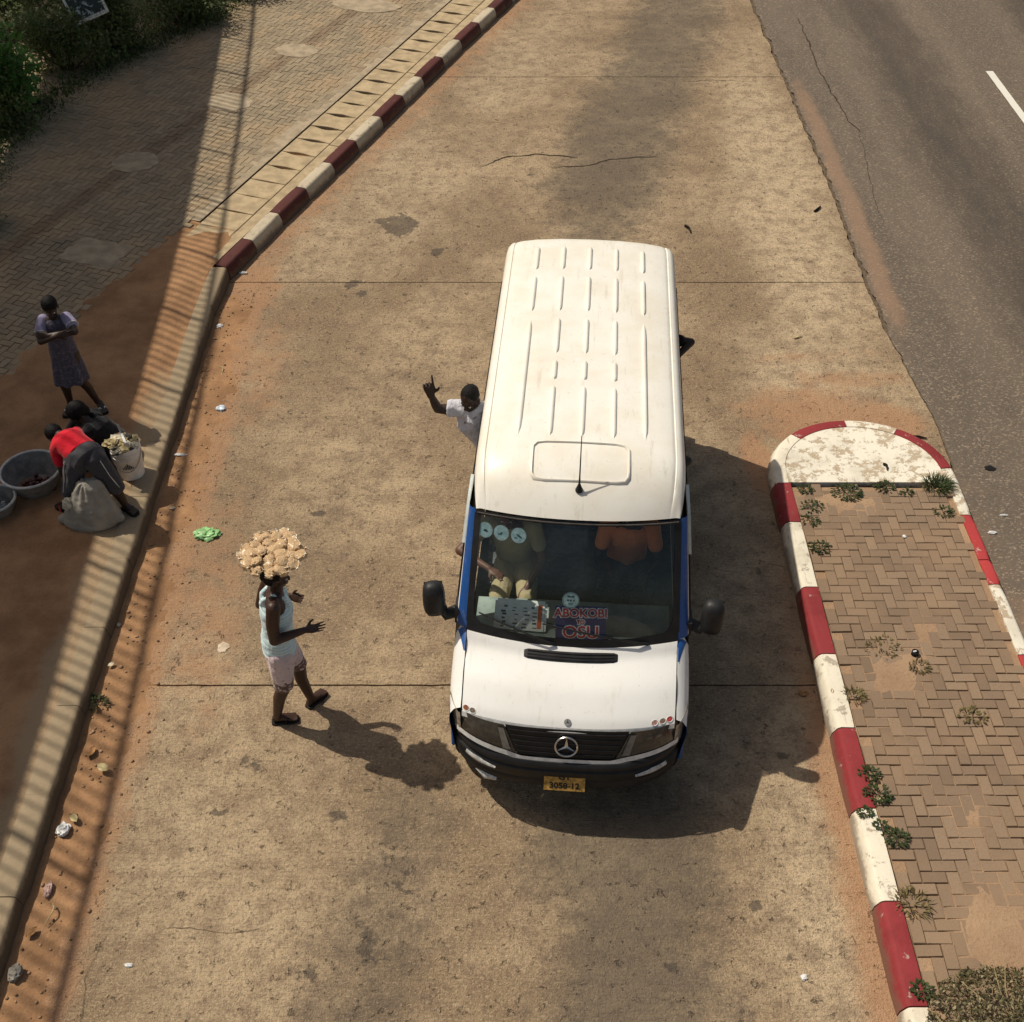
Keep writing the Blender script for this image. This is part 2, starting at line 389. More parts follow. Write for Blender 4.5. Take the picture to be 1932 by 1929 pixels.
PALE = [(4.0, 16, 1.0, 6.5, -.02, .85), (3.6, 11.8, 1.3, 1.6, 0, .6), (-1.6, 16.5, 1.9, 3.5, -.3, .45), (2.45, 4.6, .6, 2.2, 0, .6), (-2.2, 5.0, 1.2, 2.2, .1, .40), (-1.4, 9.8, 1.5, 2.0, 0, .30), (.2, 21, 1.2, 3.0, -.4, .5), (2.3, 9.0, .7, 2.0, 0, .35)]
JOINTS = [-.05, 6.88, 13.79, 20.6, 27.5, 60]
root = MB()
root.add([(-4.2, -2, -.06), (4.75, -2, -.06), (4.75, 60, -.06), (-4.2, 60, -.06)], [(0, 1, 2, 3)])
road = tag(root.build('concrete_road', m_joint), kind='structure')
for k in range(5):
    y0, y1 = JOINTS[k]+.009, JOINTS[k+1]-.009
    if k == 0: y0 = -2
    ny = int((y1-y0)/(.07 if k < 3 else .1 if k == 3 else .6))
    vs = []; o_, s_, t_ = [], [], []; p_ = []; nx = 120
    for j in range(ny+1):
        y = y0+(y1-y0)*j/ny; xl = kx(y)-.12; xr = edge_x(y) if y < 40 else 4.9
        if xl > xr-.1: xl = xr-.1
        for i in range(nx+1):
            x = xl+(xr-xl)*i/nx
            yy = y
            if j in (0, ny) and k < 4: yy = y+.006*nz(x*6, y)
            vs.append((x, yy, .003*nz(x*.8, y*.8)))
            wx, wy = x+.25*nz(x*1.3, y*1.3, 1), y+.25*nz(x*1.3, y*1.3, 5)
            o_.append(oil_at(wx, wy)); s_.append(sand_at(x, y)); p_.append(max(ellm(x, y, b) for b in PALE))
            wx, wy = x+.05*nz(x*6, y*6, 1), y+.05*nz(x*6, y*6, 5)
            t_.append(max(ellm(wx, wy, b) for b in STAIN))
    mb = MB(); mb.v = vs
    for j in range(ny):
        for i in range(nx):
            a = j*(nx+1)+i; mb.f.append((a, a+1, a+nx+2, a+nx+1)); mb.m.append(0)
    n0 = len(mb.v)                                     # slab edges go down into the joints
    def skirt(ids):
        b0 = len(mb.v)
        for i in ids: p = mb.v[i]; mb.v.append((p[0], p[1], -.05)); o_.append(0); s_.append(.3); t_.append(0); p_.append(0)
        for q in range(len(ids)-1): mb.f.append((ids[q], ids[q+1], b0+q+1, b0+q)); mb.m.append(0)
    skirt(list(range(0, nx+1))); skirt([ny*(nx+1)+i for i in range(nx, -1, -1)]); skirt([j*(nx+1)+nx for j in range(ny+1)])
    sl = mb.build('slab', m_conc, road, smooth=40, fix=False)
    for nme, v in (('oil', o_), ('sand', s_), ('stain', t_), ('pale', p_)): set_attr(sl.data, nme, v)
m_crack = simple('crack_soil', (.05, .040, .03), .95, .1, .3, 30, obj=False)
def crack(pts, wdt, z, parent, seed=0):
    """thin irregular open crack as a ribbon just over the surface"""
    P = []
    for a, b in zip(pts[:-1], pts[1:]):
        n = max(2, int((V(b)-V(a)).length/.06))
        for q in range(n): P.append(V(a).lerp(V(b), q/n))
    P.append(V(pts[-1])); vs = []
    for i, p in enumerate(P):
        d = (P[min(i+1, len(P)-1)]-P[max(i-1, 0)]).normalized(); nrm = V((-d.y, d.x))
        p = p+nrm*.05*nz(p.x*3+seed, p.y*3, seed)+nrm*.02*nz(p.x*14, p.y*14, seed)
        ww = wdt*(.35+.9*abs(nz(p.x*5, p.y*5, seed+4)))*min(1, .2+min(i, len(P)-1-i)/6)
        vs += [(*(p+nrm*ww), z), (*(p-nrm*ww), z)]
    m = MB(); m.add(vs, [(2*i, 2*i+1, 2*i+3, 2*i+2) for i in range(len(P)-1)])
    return m.build('crack', m_crack, parent)
g2 = lambda x, y: tuple(ground(x, y))[:2]
crack([g2(905, 316), g2(960, 297), g2(1010, 291), g2(1090, 297)], .022, .007, road, 1)
crack([g2(1040, 318), g2(1110, 312), g2(1150, 302), g2(1240, 296)], .018, .007, road, 2)
crack([(x, 20.42) for x in (2.9, 3.6, 4.4)], .008, .007, road, 3)
crack([g2(268, 1765), g2(310, 1758), g2(420, 1756), g2(520, 1755)], .0025, .007, road, 5)
crack([g2(222, 1720), g2(165, 1850), g2(125, 2020)], .0025, .007, road, 6)

# ------------------------------------------------------------------ asphalt carriageway
def asph_oil(x, y):
    v = 0
    for xc, r, k in ((7.05, 1.0, .62), (10.35, .9, .6), (13.2, .9, .6), (5.6, .6, .15)):
        v = max(v, k*max(0, 1-((x-xc-.15*nz(y*.3, xc))/r)**2))
    return v
def asph_sand(x, y):
    v = 0
    if 12.2 < y < 21.5: v = max(0, 1-((x-edge_x(y)-.24-.05*nz(y*1.2, 2))/.20)**2)*min(1, (21.5-y)/2, (y-12.2)/1.0)
    if y < 10: v = max(v, .65*sstep(5.5, 4.75, x)*(.5+.5*nz(y*.8, 5)+.3))
    v = max(v, ellm(x, y, (5.05, 7.6, .2, .6, 0, .9)))
    return v
vs = []; o_, s_ = [], []
xs = list(np.linspace(0, 5.2, 80))+list(np.linspace(5.35, 16, 48)); ys = list(np.linspace(-2, 26, 320))+list(np.linspace(27, 120, 30))
for y in ys:
    ex = edge_x(y)+.012+(.055+.04*nz(y*2.3, 7)+.025*nz(y*8, 8) if y > 12.6 else .02)*1.0
    for q in xs:
        x = ex+q
        vs.append((x, y, -.012-.004*nz(x*.7, y*.4)-(.01 if q == 0 else 0))); o_.append(asph_oil(x, y)); s_.append(asph_sand(x, y))
mb = MB(); mb.v = vs; nx = len(xs)
for j in range(len(ys)-1):
    for i in range(nx-1):
        a = j*nx+i; mb.f.append((a, a+1, a+nx+1, a+nx)); mb.m.append(0)
asph = tag(mb.build('asphalt_road', m_asph, smooth=60, fix=False), kind='structure')
set_attr(asph.data, 'oil', o_); set_attr(asph.data, 'sand', s_)
mb = MB(); mb.add([(4.3, -2, -.05), (5.6, -2, -.05), (5.6, 60, -.05), (4.3, 60, -.05)], [(0, 1, 2, 3)])
tag(mb.build('road_edge_soil', simple('dark_edge', (.13, .098, .068), .95, .1, .4, 25, .8, obj=False)), kind='structure')
crack([g2(1503, 30), g2(1530, 90), g2(1550, 140), g2(1590, 210), g2(1622, 250)], .016, -.004, asph, 7)
crack([g2(1622, 250), g2(1640, 330), g2(1665, 420)], .006, -.004, asph, 8)
for xc, ya, yb in ((8.53, 17.6, 20.85), (8.5, 26.5, 29.5), (8.5, 8.5, 11.7)):
    mb = MB(); n = 24
    for i in range(n+1):
        y = lerp(ya, yb, i/n); x = xc-.0*(y-ya)
        mb.v += [(x-.065+.004*nz(y*9, 1), y, 0.004), (x+.065+.004*nz(y*9, 2), y, 0.004)]
    mb.f = [(2*i, 2*i+1, 2*i+3, 2*i+2) for i in range(n)]; mb.m = [0]*n
    mb.build('lane_marking', m_lane, asph)

# ------------------------------------------------------------------ kerbs
def kerb_stone(p0, p1, out, h, mat, parent, z0=-.05, wd=.14, batter=.05, gap=.006):
    p0, p1 = V((*p0, 0)), V((*p1, 0)); o = V((*out, 0)).normalized(); d = (p1-p0).normalized()
    prof = [(batter, z0), (batter*.8, h*.45), (.008, h-.03), (-.006, h-.008), (-.03, h), (-wd, h-.002), (-wd, z0)]
    rg = []
    n = 5
    for t in range(n+1):
        e = .0 if 0 < t < n else .008
        p = p0.lerp(p1, t/n)+(d*gap if t == 0 else -d*gap if t == n else V((0, 0, 0)))
        rg.append([p+o*(a-e*(1 if i < 5 else 0))+V((0, 0, z-(e if 2 < i < 6 else 0)))+V((.004*nz(p.x*4+i, p.y*4, i), 0, .004*nz(p.x*3, p.y*3+i, 5) if z > 0 else 0)) for i, (a, z) in enumerate(prof)])
    m = MB(); m.rings(rg, 0, True, True, True)
    return m.build('kerb_stone', mat, parent, smooth=50)

# ------------------------------------------------------------------ left pavement
mb = MB(); ys = [-2, 4, 8, 12, 13.7, 13.9]+list(np.linspace(14.5, 30, 14))+[60]
mb.rings([[(-40, y, .135), (kx(y)-.1, y, .135)] for y in ys], closed=False)
pave = tag(mb.build('pavement', m_soil), kind='structure')
KB = [23.41, 22.65, 21.80, 21.00, 20.13, 19.36, 18.53, 17.66, 16.88, 16.08, 15.32, 14.57, 13.86]
for i in range(12):
    a, b = (kx(KB[i+1]), KB[i+1]), (kx(KB[i]), KB[i]); d = V(b)-V(a)
    k = kerb_stone(a, b, (d.y, -d.x), .2, m_cream if i % 2 == 0 else m_redtop, pave, wd=.16)
for i, (ya, yb) in enumerate([(23.41+.8*q, 24.21+.8*q) for q in range(22)]):
    a, b = (kx(ya), ya), (kx(yb), yb); d = V(b)-V(a); kerb_stone(a, b, (d.y, -d.x), .2, m_redtop if i % 2 == 0 else m_white, pave, wd=.16)
yy = 13.86
while yy > 1.5:
    ya = yy-.92; j = .012*nz(yy*3, 1)
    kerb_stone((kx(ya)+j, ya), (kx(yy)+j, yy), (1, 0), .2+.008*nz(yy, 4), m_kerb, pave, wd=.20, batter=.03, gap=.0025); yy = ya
# plain band, drain cover slabs and their slots along the painted kerb
KD = V((kx(23.41)-kx(14.57), 23.41-14.57)).normalized(); KN = V((-KD.y, KD.x)); K0 = V((kx(14.57), 14.57))
def kpt(s, d): q = K0+KD*s+KN*d; return (q.x, q.y)
mb = MB()
for s0, s1 in ((-.6, 3.0), (3.02, 6.0), (6.02, 9.0), (9.02, 13.5)):
    mb.slab([kpt(s0, .17), kpt(s1, .17), kpt(s1, .33), kpt(s0, .33)][::-1] if False else [kpt(s0, .33), kpt(s0, .17), kpt(s1, .17), kpt(s1, .33)], .05, .195, inset=.006)
mb.build('kerb_backing', m_cover, pave)
s = -.35; q = 0
while s < 13.2:
    L = .485; g = .006; nt_ = .052*(.6+.6*rnd.random()) if q > 4 else .012
    nf = .052*(.6+.6*rnd.random()) if q > 3 else .012
    d0, d1 = .345, .93
    o = []
    for t in np.linspace(0, 1, 9): o.append(kpt(s+g+nt_*math.sin(math.pi*t)**2*1.0, lerp(d1, d0, t)))
    for t in np.linspace(0, 1, 9): o.append(kpt(s+L-g-nf*math.sin(math.pi*t)**2, lerp(d0, d1, t)))
    m_ = MB(); m_.slab(o, .07, .2+.004*rnd.uniform(-1, 1), inset=.006)
    m_.build('drain_cover', m_cover, pave); s += L; q += 1
mb = MB(); mb.slab([kpt(-.5, .95), kpt(-.5, .33), kpt(13.4, .33), kpt(13.4, .95)], .04, .10); mb.build('drain_bed', m_joint, pave)
# orange sand lying over the paving
def sand_s(x, y): return ((x+4.1)*5.4-(y-16.4)*2.1)/5.79
def sand_z(x, y):
    s = sand_s(x, y)+.35*nz(x*1.1, y*1.1, 2)+.15*nz(x*3, y*3, 3)
    z = .165+.052*sstep(-.55, .55, s)+.006*nz(x*5, y*5, 8)+.012*sstep(.2, 1.5, s)*nz(x*1.3, y*1.3, 4)
    lim = kx(y)-.2
    if x > lim-.25: z = lerp(z, .186, sstep(lim-.3, lim, x))
    if y > 13.5: dk = (V((x, y))-K0).dot(KN); z -= .06*sstep(1.25, .85, dk+.12*nz(x*2, y*2, 3))*sstep(14.4, 15.6, y+.4*nz(x*1.5, y*1.5, 6))
    return z
mb = MB(); ys = np.linspace(1, 17.5, 190); nx = 80; pl = []
for y in ys:
    xr = kx(y)-.19
    for i in range(nx+1):
        x = lerp(-9.0, xr, i/nx); mb.v.append((x, y, sand_z(x, y)))
        pl.append(max(.75*sstep(.42, .08, xr-x+.12*nz(y*1.5, 8))*sstep(12.5, 10.5, y), .12*sstep(11, 7, y), ellm(x, y, (-4.4, 16.0, .3, .6, 0, -1))))
for j in range(len(ys)-1):
    for i in range(nx): a = j*(nx+1)+i; mb.f.append((a, a+1, a+nx+2, a+nx+1)); mb.m.append(0)
sand = mb.build('sand_drift', m_dirt, pave, smooth=60, fix=False); set_attr(sand.data, 'pale', pl)
sand['kind'] = 'stuff'
# concrete patches let into the paving
m_patch = simple('patch_concrete', (.36, .29, .20), .9, .2, .2, 6, .3, obj=False)
for px, py, rx, ry, a, nn in ((180, 477, .42, .30, -.35, 4), (200, 497, .2, .16, 0, 6), (255, 306, .36, .33, 0, 9), (432, 193, .40, .34, -.4, 5), (560, 96, .40, .3, -.3, 7), (690, 10, .7, .35, -.3, 8)):
    c = ground(px, py, .2); o = []
    NK = 36
    for k in range(NK):
        t = 2*math.pi*k/NK; rr = 1+.14*nz(c.x+3*math.cos(t), c.y+3*math.sin(t))
        e = (abs(math.cos(t))**9+abs(math.sin(t))**9)**(-1/9) if nn == 4 else 1
        x, y = rx*rr*e*math.cos(t), ry*rr*e*math.sin(t); o.append((c.x+x*math.cos(a)-y*math.sin(a), c.y+x*math.sin(a)+y*math.cos(a)))
    m_ = MB(); m_.slab(o, .1, .2085 if ry != .16 else .2045, inset=.004); m_.build('concrete_patch', m_patch, pave)

def herring(x0, x1, y0, y1, u=.1):
    for j in range(int(y0/u)-1, int(y1/u)+2):
        for i in range(int(x0/u)-1, int(x1/u)+2):
            s = (i-j) % 4
            if s == 0: yield (i+1)*u, (j+.5)*u, 0
            elif s == 3: yield (i+.5)*u, (j+1)*u, 1
def paver_mesh(name, mat, lw=(.194, .095), h=.07):
    m_ = MB(); a, b = lw[0]/2, lw[1]/2
    m_.slab([(-a, -b), (a, -b), (a, b), (-a, b)], -h, 0, inset=.004)
    return m_.mesh(name, mat)
def pave_area(parent, cells, mats, ztop, nparts=300, lw=(.194, .095)):
    """cells: (x, y, angle, visible size rank); the first nparts become parts, the rest one joined part"""
    cells.sort(key=lambda c: c[3])
    mes = [paver_mesh('paver', mats[0], (lw[0]-.004*k, lw[1]-.003*k)) for k in range(3)]
    rest = MB(); tone = []
    for k, (x, y, a, r) in enumerate(cells):
        z = ztop(x, y)+rnd.uniform(-.0035, .0035); a += rnd.uniform(-.025, .025); tx, ty = rnd.uniform(-.02, .02), rnd.uniform(-.02, .02)
        if k < nparts: put('paver', mes[k % 3], parent, (x, y, z), (tx, ty, a))
        else:
            n0 = len(rest.v); c, s = math.cos(a), math.sin(a); la, lb = lw[0]/2, lw[1]/2
            for zz, e in ((-.06, 0), (-.004, 0), (0, .005)):
                for p, q in ((-la+e, -lb+e), (la-e, -lb+e), (la-e, lb-e), (-la+e, lb-e)):
                    rest.v.append((x+p*c-q*s, y+p*s+q*c, z+zz+p*ty-q*tx))
            for l in (0, 4):
                for i in range(4): rest.f.append((n0+l+i, n0+l+(i+1) % 4, n0+l+4+(i+1) % 4, n0+l+4+i)); rest.m.append(0)
            rest.f.append((n0+8, n0+9, n0+10, n0+11)); rest.m.append(0)
            t = rnd.random(); tone += [t]*12
    if rest.v:
        o = rest.build('paver', mats[1], parent, fix=False); set_attr(o.data, 'tone', tone); o['kind'] = 'stuff'
a0 = math.atan2(KD.x, KD.y); c0, s0 = math.cos(-a0), math.sin(-a0)
pa, pb = ground(255, 306, .2), ground(560, 96, .2); dl = (pb-pa).normalized(); LN = (-dl.y, dl.x, -dl.y*pa.x+dl.x*pa.y)
cells = []
for lx, ly, q in herring(-7.5, 4.8, -6, 15.5):
    x, y = lx*c0-ly*s0+K0.x, lx*s0+ly*c0+K0.y
    dk = (V((x, y))-K0).dot(KN)
    if dk < 1.10 or y < 9.2 or y > 27.5 or x < -9.2 or sand_s(x, y) > 1.0: continue
    u = x/(y*C_+8.3*S_)
    if u < -.47: continue
    cells.append((x, y, -a0+(math.pi/2 if q else 0), y+(4 if sand_s(x, y) > .1 else 0)))
mp = [mat_paver(f, (.25, .20, .135), (.36, .285, .19), (.42, .29, .165), LN, .5) for f in (True, False)]
pave_area(pave, cells, mp, lambda x, y: .2+.008*nz(x*.7, y*.7, 6))
mb = MB(); mb.slab([kpt(.2, 1.02), kpt(.2, .955), kpt(13.4, .955), kpt(13.4, 1.02)], .1, .192); mb.build('edging_strip', m_joint, pave); mb = MB(); mb.slab([kpt(.2, 1.22), kpt(.2, .965), kpt(13.4, .965), kpt(13.4, 1.22)], .1, .1965); mb.build('edging_mortar', m_patch, pave)

# dirt heaped in the gutter, and its gravel
def gut_z(x, y):
    e = x-kx(y)
    return -.02+.052*sstep(.75, .0, e+.12*nz(y*1.1, 5)+.08*nz(y*4, x*3))*(.55+.45*sstep(14, 12.5, y))*sstep(14.1, 13.0, y)+.012*nz(x*7, y*7)+.008*nz(x*20, y*20)-.02*sstep(.8, 1.0, e)
mb = MB(); ys = np.linspace(1.5, 14.1, 260); nx = 26
for y in ys:
    for i in range(nx+1):
        x = kx(y)+lerp(-.05, 1.05, i/nx); mb.v.append((x, y, gut_z(x, y)))
for j in range(len(ys)-1):
    for i in range(nx): a = j*(nx+1)+i; mb.f.append((a, a+1, a+nx+2, a+nx+1)); mb.m.append(0)
gd = mb.build('gutter_dirt', m_dirt, smooth=60, fix=False); set_attr(gd.data, 'pale', [0]*len(mb.v))
tag(gd, 'orange dirt heaped along the foot of the left kerb', 'dirt', kind='stuff')
m_peb = simple('pebble', (.30, .19, .115), .9, .2, .5, 6, obj=False)
mb = MB()
for k in range(520):
    if k < 380: y = rnd.uniform(3.8, 13.6); x = kx(y)+.05+abs(rnd.gauss(0, .33)); z = max(gut_z(x, y), 0)
    else: x = rnd.uniform(-3, 2.7); y = rnd.uniform(3.8, 20); z = 0
    r = (rnd.uniform(.006, .016) if k % 7 else rnd.uniform(.012, .022)) if k < 380 else rnd.uniform(.004, .009)
    mb.ell((x, y, z+r*.3), (r, r*rnd.uniform(.6, 1), r*.6), Matrix.Rotation(rnd.uniform(0, 6), 3, 'Z'), 6, 4)
tag(mb.build('gravel', m_peb, smooth=180), 'small pebbles scattered in the gutter and over the road', 'gravel', kind='stuff')

# ------------------------------------------------------------------ traffic island
IX0, IX1, IY = 2.83, 4.79, 9.47
isl = MB(); isl.slab([(IX0+.02, -2), (IX1-.02, -2), (IX1-.02, IY+.02), (IX0+.02, IY+.02)], -.05, .085)
isl = tag(isl.build('traffic_island', m_soil), kind='structure')
LB = [9.62, 8.90, 7.97, 7.12, 6.28, 5.47, 4.64, 3.82, 3.0, 2.2, 1.4]
for i in range(len(LB)-1):
    kerb_stone((IX0, LB[i+1]), (IX0, LB[i]), (-1, 0), .17, m_red if i % 2 == 0 else m_white, isl, wd=.15)
tRB = [(9.60, 9.02, 0), (9.02, 8.36, 1), (8.36, 8.02, 1), (8.02, 7.12, 0), (7.12, 6.26, 1), (6.26, 5.4, 0), (5.4, 4.5, 1), (4.5, 3.6, 0)]
for a, b, c in tRB: kerb_stone((IX1, b), (IX1, a), (1, 0), .155, m_redold if c else m_chip, isl, wd=.12, batter=.03)
cx, hw, hl = (IX0+IX1)/2, (IX1-IX0)/2, 1.12
def arc(t, k=1, dz=0): return (cx-hw*k*math.cos(t), IY+.16*min(1, math.sin(t)*6)*1.0-.02+(hl-.14)*k*math.sin(t)**.9 if math.sin(t) > 0 else IY)
def arc_stone(t0, t1, mat, h=.17, wd=.13):
    n = 10; rg = []
    for q in range(n+1):
        t = lerp(t0, t1, q/n); o = V((*arc(t), 0)); i = V((*arc(t, 1-wd/hw), 0)); d = (o-i).normalized()
        rg.append([o+d*.05+V((0, 0, -.05)), o+d*.04+V((0, 0, h*.45)), o+d*.005+V((0, 0, h-.03)), o-d*.008+V((0, 0, h-.008)), o-d*.03+V((0, 0, h)), i+V((0, 0, h+.004)), i+V((0, 0, -.05))])
    m_ = MB(); m_.rings(rg, 0, True, True, True); m_.build('kerb_stone', mat, isl, smooth=50)
A = [0.02, .80, 1.54, 2.16, 3.0, math.pi-.02]
for t0, t1, m_ in zip(A[:-1], A[1:], (m_white, m_red, m_chip, m_red, m_chip)): arc_stone(t0+.004, t1-.004, m_)
o = [arc(lerp(0.03, math.pi-.03, q/40), 1-.125/hw) for q in range(41)]
o = [(p[0], max(p[1], IY+.001)) for p in o]
m_ = MB(); m_.slab(o[::-1], 0, .166, inset=.004); m_.build('nose_cap', m_chip, isl)
cells = [(x, y, math.pi/2 if q else 0, y if y > 3.7 else 99) for x, y, q in herring(IX0+.2, IX1-.16, 1.6, IY-.1) if IX0+.19 < x < IX1-.14 and 1.6 < y < IY-.05]
mp = [mat_paver(f, (.205, .142, .096), (.30, .212, .142), (.315, .21, .130), None, .5) for f in (True, False)]
pave_area(isl, cells, mp, lambda x, y: .15+.006*nz(x*1.2, y*.8, 6)+.006*sstep(8.5, 9.4, y))
m_sand2 = mat_dirt('island_sand', (.32, .208, .128), (.395, .265, .165))
def isand(x, y):
    s = -.45
    for b in ((3.75, 4.25, .55, .8, .2, 1.0), (4.1, 3.5, .8, .7, 0, 1.2), (3.45, 9.2, .8, .35, 0, .8), (3.5, 6.95, .55, .45, .3, .85), (3.9, 7.5, .3, .5, 0, .6), (3.2, 8.9, .25, .5, 0, .6), (3.75, 5.4, .35, .5, .4, .6), (3.3, 6.3, .3, .3, 0, .5), (4.3, 9.1, .5, .25, 0, .5)):
        s = max(s, .85*ellm(x, y, b)-.45)
    s += .28*nz(x*2.2, y*2.2, 7)+.12*nz(x*6, y*6, 2)
    return .1455+.016*max(-1, min(1, s*2.2))+.002*nz(x*12, y*12)
mb = MB(); ys = np.linspace(1.6, IY-.01, 170); nx = 44
for y in ys:
    for i in range(nx+1): x = lerp(IX0+.145, IX1-.115, i/nx); mb.v.append((x, y, isand(x, y)))
for j in range(len(ys)-1):
    for i in range(nx): a = j*(nx+1)+i; mb.f.append((a, a+1, a+nx+2, a+nx+1)); mb.m.append(0)
sd = mb.build('sand_drift', m_sand2, isl, smooth=60, fix=False); set_attr(sd.data, 'pale', [0]*len(mb.v)); sd['kind'] = 'stuff'
# ------------------------------------------------------------------ minibus
def mat_body(name, c, dust=(.60, .50, .36), amt=.35, top=False):
    m, nt, b = new_mat(name, .42, .4)
    p = n_pos(nt, True); f = n_noise(nt, p, 2.2, 5, .65); g = n_noise(nt, p, 18, 4, .65)
    k = n_mix(nt, n_math(nt, 'MULTIPLY', n_step(nt, f, .35, .75), amt), c, dust)
    k = n_mix(nt, n_math(nt, 'MULTIPLY', n_step(nt, g, .6, .78), amt*.6), k, (.42, .34, .25))
    k = n_mix(nt, n_math(nt, 'MULTIPLY', n_step(nt, n_noise(nt, p, 46, 3, .6), .70, .74), .55), k, (.30, .24, .18))
    k = n_mix(nt, n_math(nt, 'MULTIPLY', n_step(nt, n_noise(nt, n_pos(nt, True, (7, .9, 3)), 2.4, 5, .7), .56, .72), amt*.7), k, (.50, .43, .33))
    n_base(nt, b, k); b.inputs['Coat Weight'].default_value = .25; b.inputs['Coat Roughness'].default_value = .2
    n_bump(nt, b, n_math(nt, 'ADD', f, n_math(nt, 'MULTIPLY', g, .1)), .12, .02)
    b.inputs['Roughness'].default_value = .45
    return m
m_bw = mat_body('white_body_paint', (.84, .84, .82), (.74, .70, .62), .3)
m_roof = mat_body('roof_paint', (.84, .82, .75), (.70, .62, .48), .5)
m_blue = mat_body('blue_body_paint', (.010, .085, .33), (.10, .13, .22), .25)
m_blk = simple('black_plastic', (.016, .016, .017), .5, .35, .3, 9, .15)
m_rub = simple('rubber', (.012, .012, .012), .8, .2, .3, 12)
m_int = simple('interior_trim', (.15, .16, .155), .8, .2, .3, 8)
m_dash = simple('dashboard_plastic', (.27, .33, .31), .7, .3, .25, 5, .2)
m_seat = simple('seat_fabric', (.10, .11, .12), .95, .1, .4, 20)
m_chrome = simple('silver_metal', (.62, .62, .60), .3, .5, .1, 20, metal=1)
m_strip = simple('silver_strip', (.72, .72, .70), .45, .5, .15, 20)
m_lens = simple('clear_lens', (.52, .52, .50), .15, .6, .3, 30)
m_amber = simple('amber_lens', (.65, .16, .02), .2, .5, .1, 30)
m_redlens = simple('red_lens', (.4, .02, .02), .2, .5, .1, 30)
def mat_glass(name, tint, refl=1.0):
    m = bpy.data.materials.new(name); m.use_nodes = True; nt = m.node_tree
    nt.nodes.remove(nt.nodes['Principled BSDF']); out = nt.nodes['Material Output']
    t = nt.nodes.new('ShaderNodeBsdfTransparent'); t.inputs[0].default_value = (*tint, 1)
    g = nt.nodes.new('ShaderNodeBsdfGlossy'); g.inputs['Roughness'].default_value = .03; g.inputs[0].default_value = (.9, 1, 1, 1)
    fr = nt.nodes.new('ShaderNodeFresnel'); fr.inputs[0].default_value = 1.52
    mx = nt.nodes.new('ShaderNodeMixShader')
    nt.links.new(n_math(nt, 'MULTIPLY', fr.outputs[0], refl), mx.inputs[0])
    dm = nt.nodes.new('ShaderNodeMixShader'); df = nt.nodes.new('ShaderNodeBsdfDiffuse'); df.inputs[0].default_value = (.55, .62, .60, 1)
    _set(nt, dm.inputs[0], n_math(nt, 'ADD', .008, n_math(nt, 'MULTIPLY', n_step(nt, n_noise(nt, n_pos(nt, True), 3, 5, .6), .35, .8), .035)))   # patchy diffuse haze standing in for sky reflection
    nt.links.new(t.outputs[0], dm.inputs[1]); nt.links.new(df.outputs[0], dm.inputs[2])
    nt.links.new(dm.outputs[0], mx.inputs[1]); nt.links.new(g.outputs[0], mx.inputs[2]); nt.links.new(mx.outputs[0], out.inputs[0])
    return m
m_wind = mat_glass('windscreen_glass', (.95, 1.0, .98), .85)
m_sideglass = mat_glass('tinted_glass', (.16, .19, .19), 1.2)
m_headl = simple('headlight_glass', (.060, .056, .048), .12, .6, .3, 30)

bus = empty('minibus', (.422, 5.51, .08), R(-4.2))
tag(bus, 'white minibus with blue lower panels driving down the lay-by towards the footbridge', 'minibus')
L = 5.13
WZ = [.28, .50, .75, 1.05, 1.30, 1.65, 2.0, 2.2]; WX = [.93, .965, .988, .962, .942, .908, .872, .85]
def wid(z, y=2):
    k = interp(z, WZ, WX)
    if y < .9: k -= .030*((.9-y)/.6)**2
    if y > L-.22: k -= .035*((y-L+.22)/.22)**2
    return k
def wind(u, v):
    x = 2*u-1; a = abs(x)**2.2
    yb, zb = .745+.10*a, 1.200+.035*a; yt, zt = 1.215+.115*a, 2.135-.03*a
    hw = lerp(.855, .808, v); bl = .035*math.sin(math.pi*v)*(1-.5*a)
    return V((x*hw, lerp(yb, yt, v)-.88*bl, lerp(zb, zt, v)+.48*bl))
def a_line(z):
    t = (z-1.24)/(2.105-1.24); return lerp(.845, 1.33, t)+.11
# side panels with real window openings
YB = [1.75, 1.95, 3.02, 3.12, 4.05, 4.15, 4.93, L-.15, L-.07, L-.02, L]
ZB = [.32, .42, .55, .66, .772, .9, 1.05, 1.18, 1.27, 1.45, 1.6, 1.75, 1.88, 1.96, 2.05, 2.13, 2.20]
def side_pt(i, j, sg, off=0.0):
    z = ZB[j]
    if i == 0: y = a_line(max(z, 1.24)) if z > 1.2 else .90
    elif i == 1: y = lerp(a_line(max(z, 1.24)) if z > 1.2 else .90, 1.75, .14)
    elif i == 2: y = lerp(a_line(max(z, 1.24)) if z > 1.2 else .90, 1.75, .55)
    else: y = YB[i-3]
    x = wid(z, y)+off
    if z > 2.15: x -= .004
    return V((sg*x, y, z))
NI = len(YB)+3; ZW = (8, 13)
WIN = {'front': (1, 3), 'second': (4, 5), 'third': (6, 7), 'rear': (8, 9)}
def in_win(i, j): return ZW[0] <= j < ZW[1] and any(a <= i < b for a, b in WIN.values())
WHY = (.72, 4.12); WR = .375
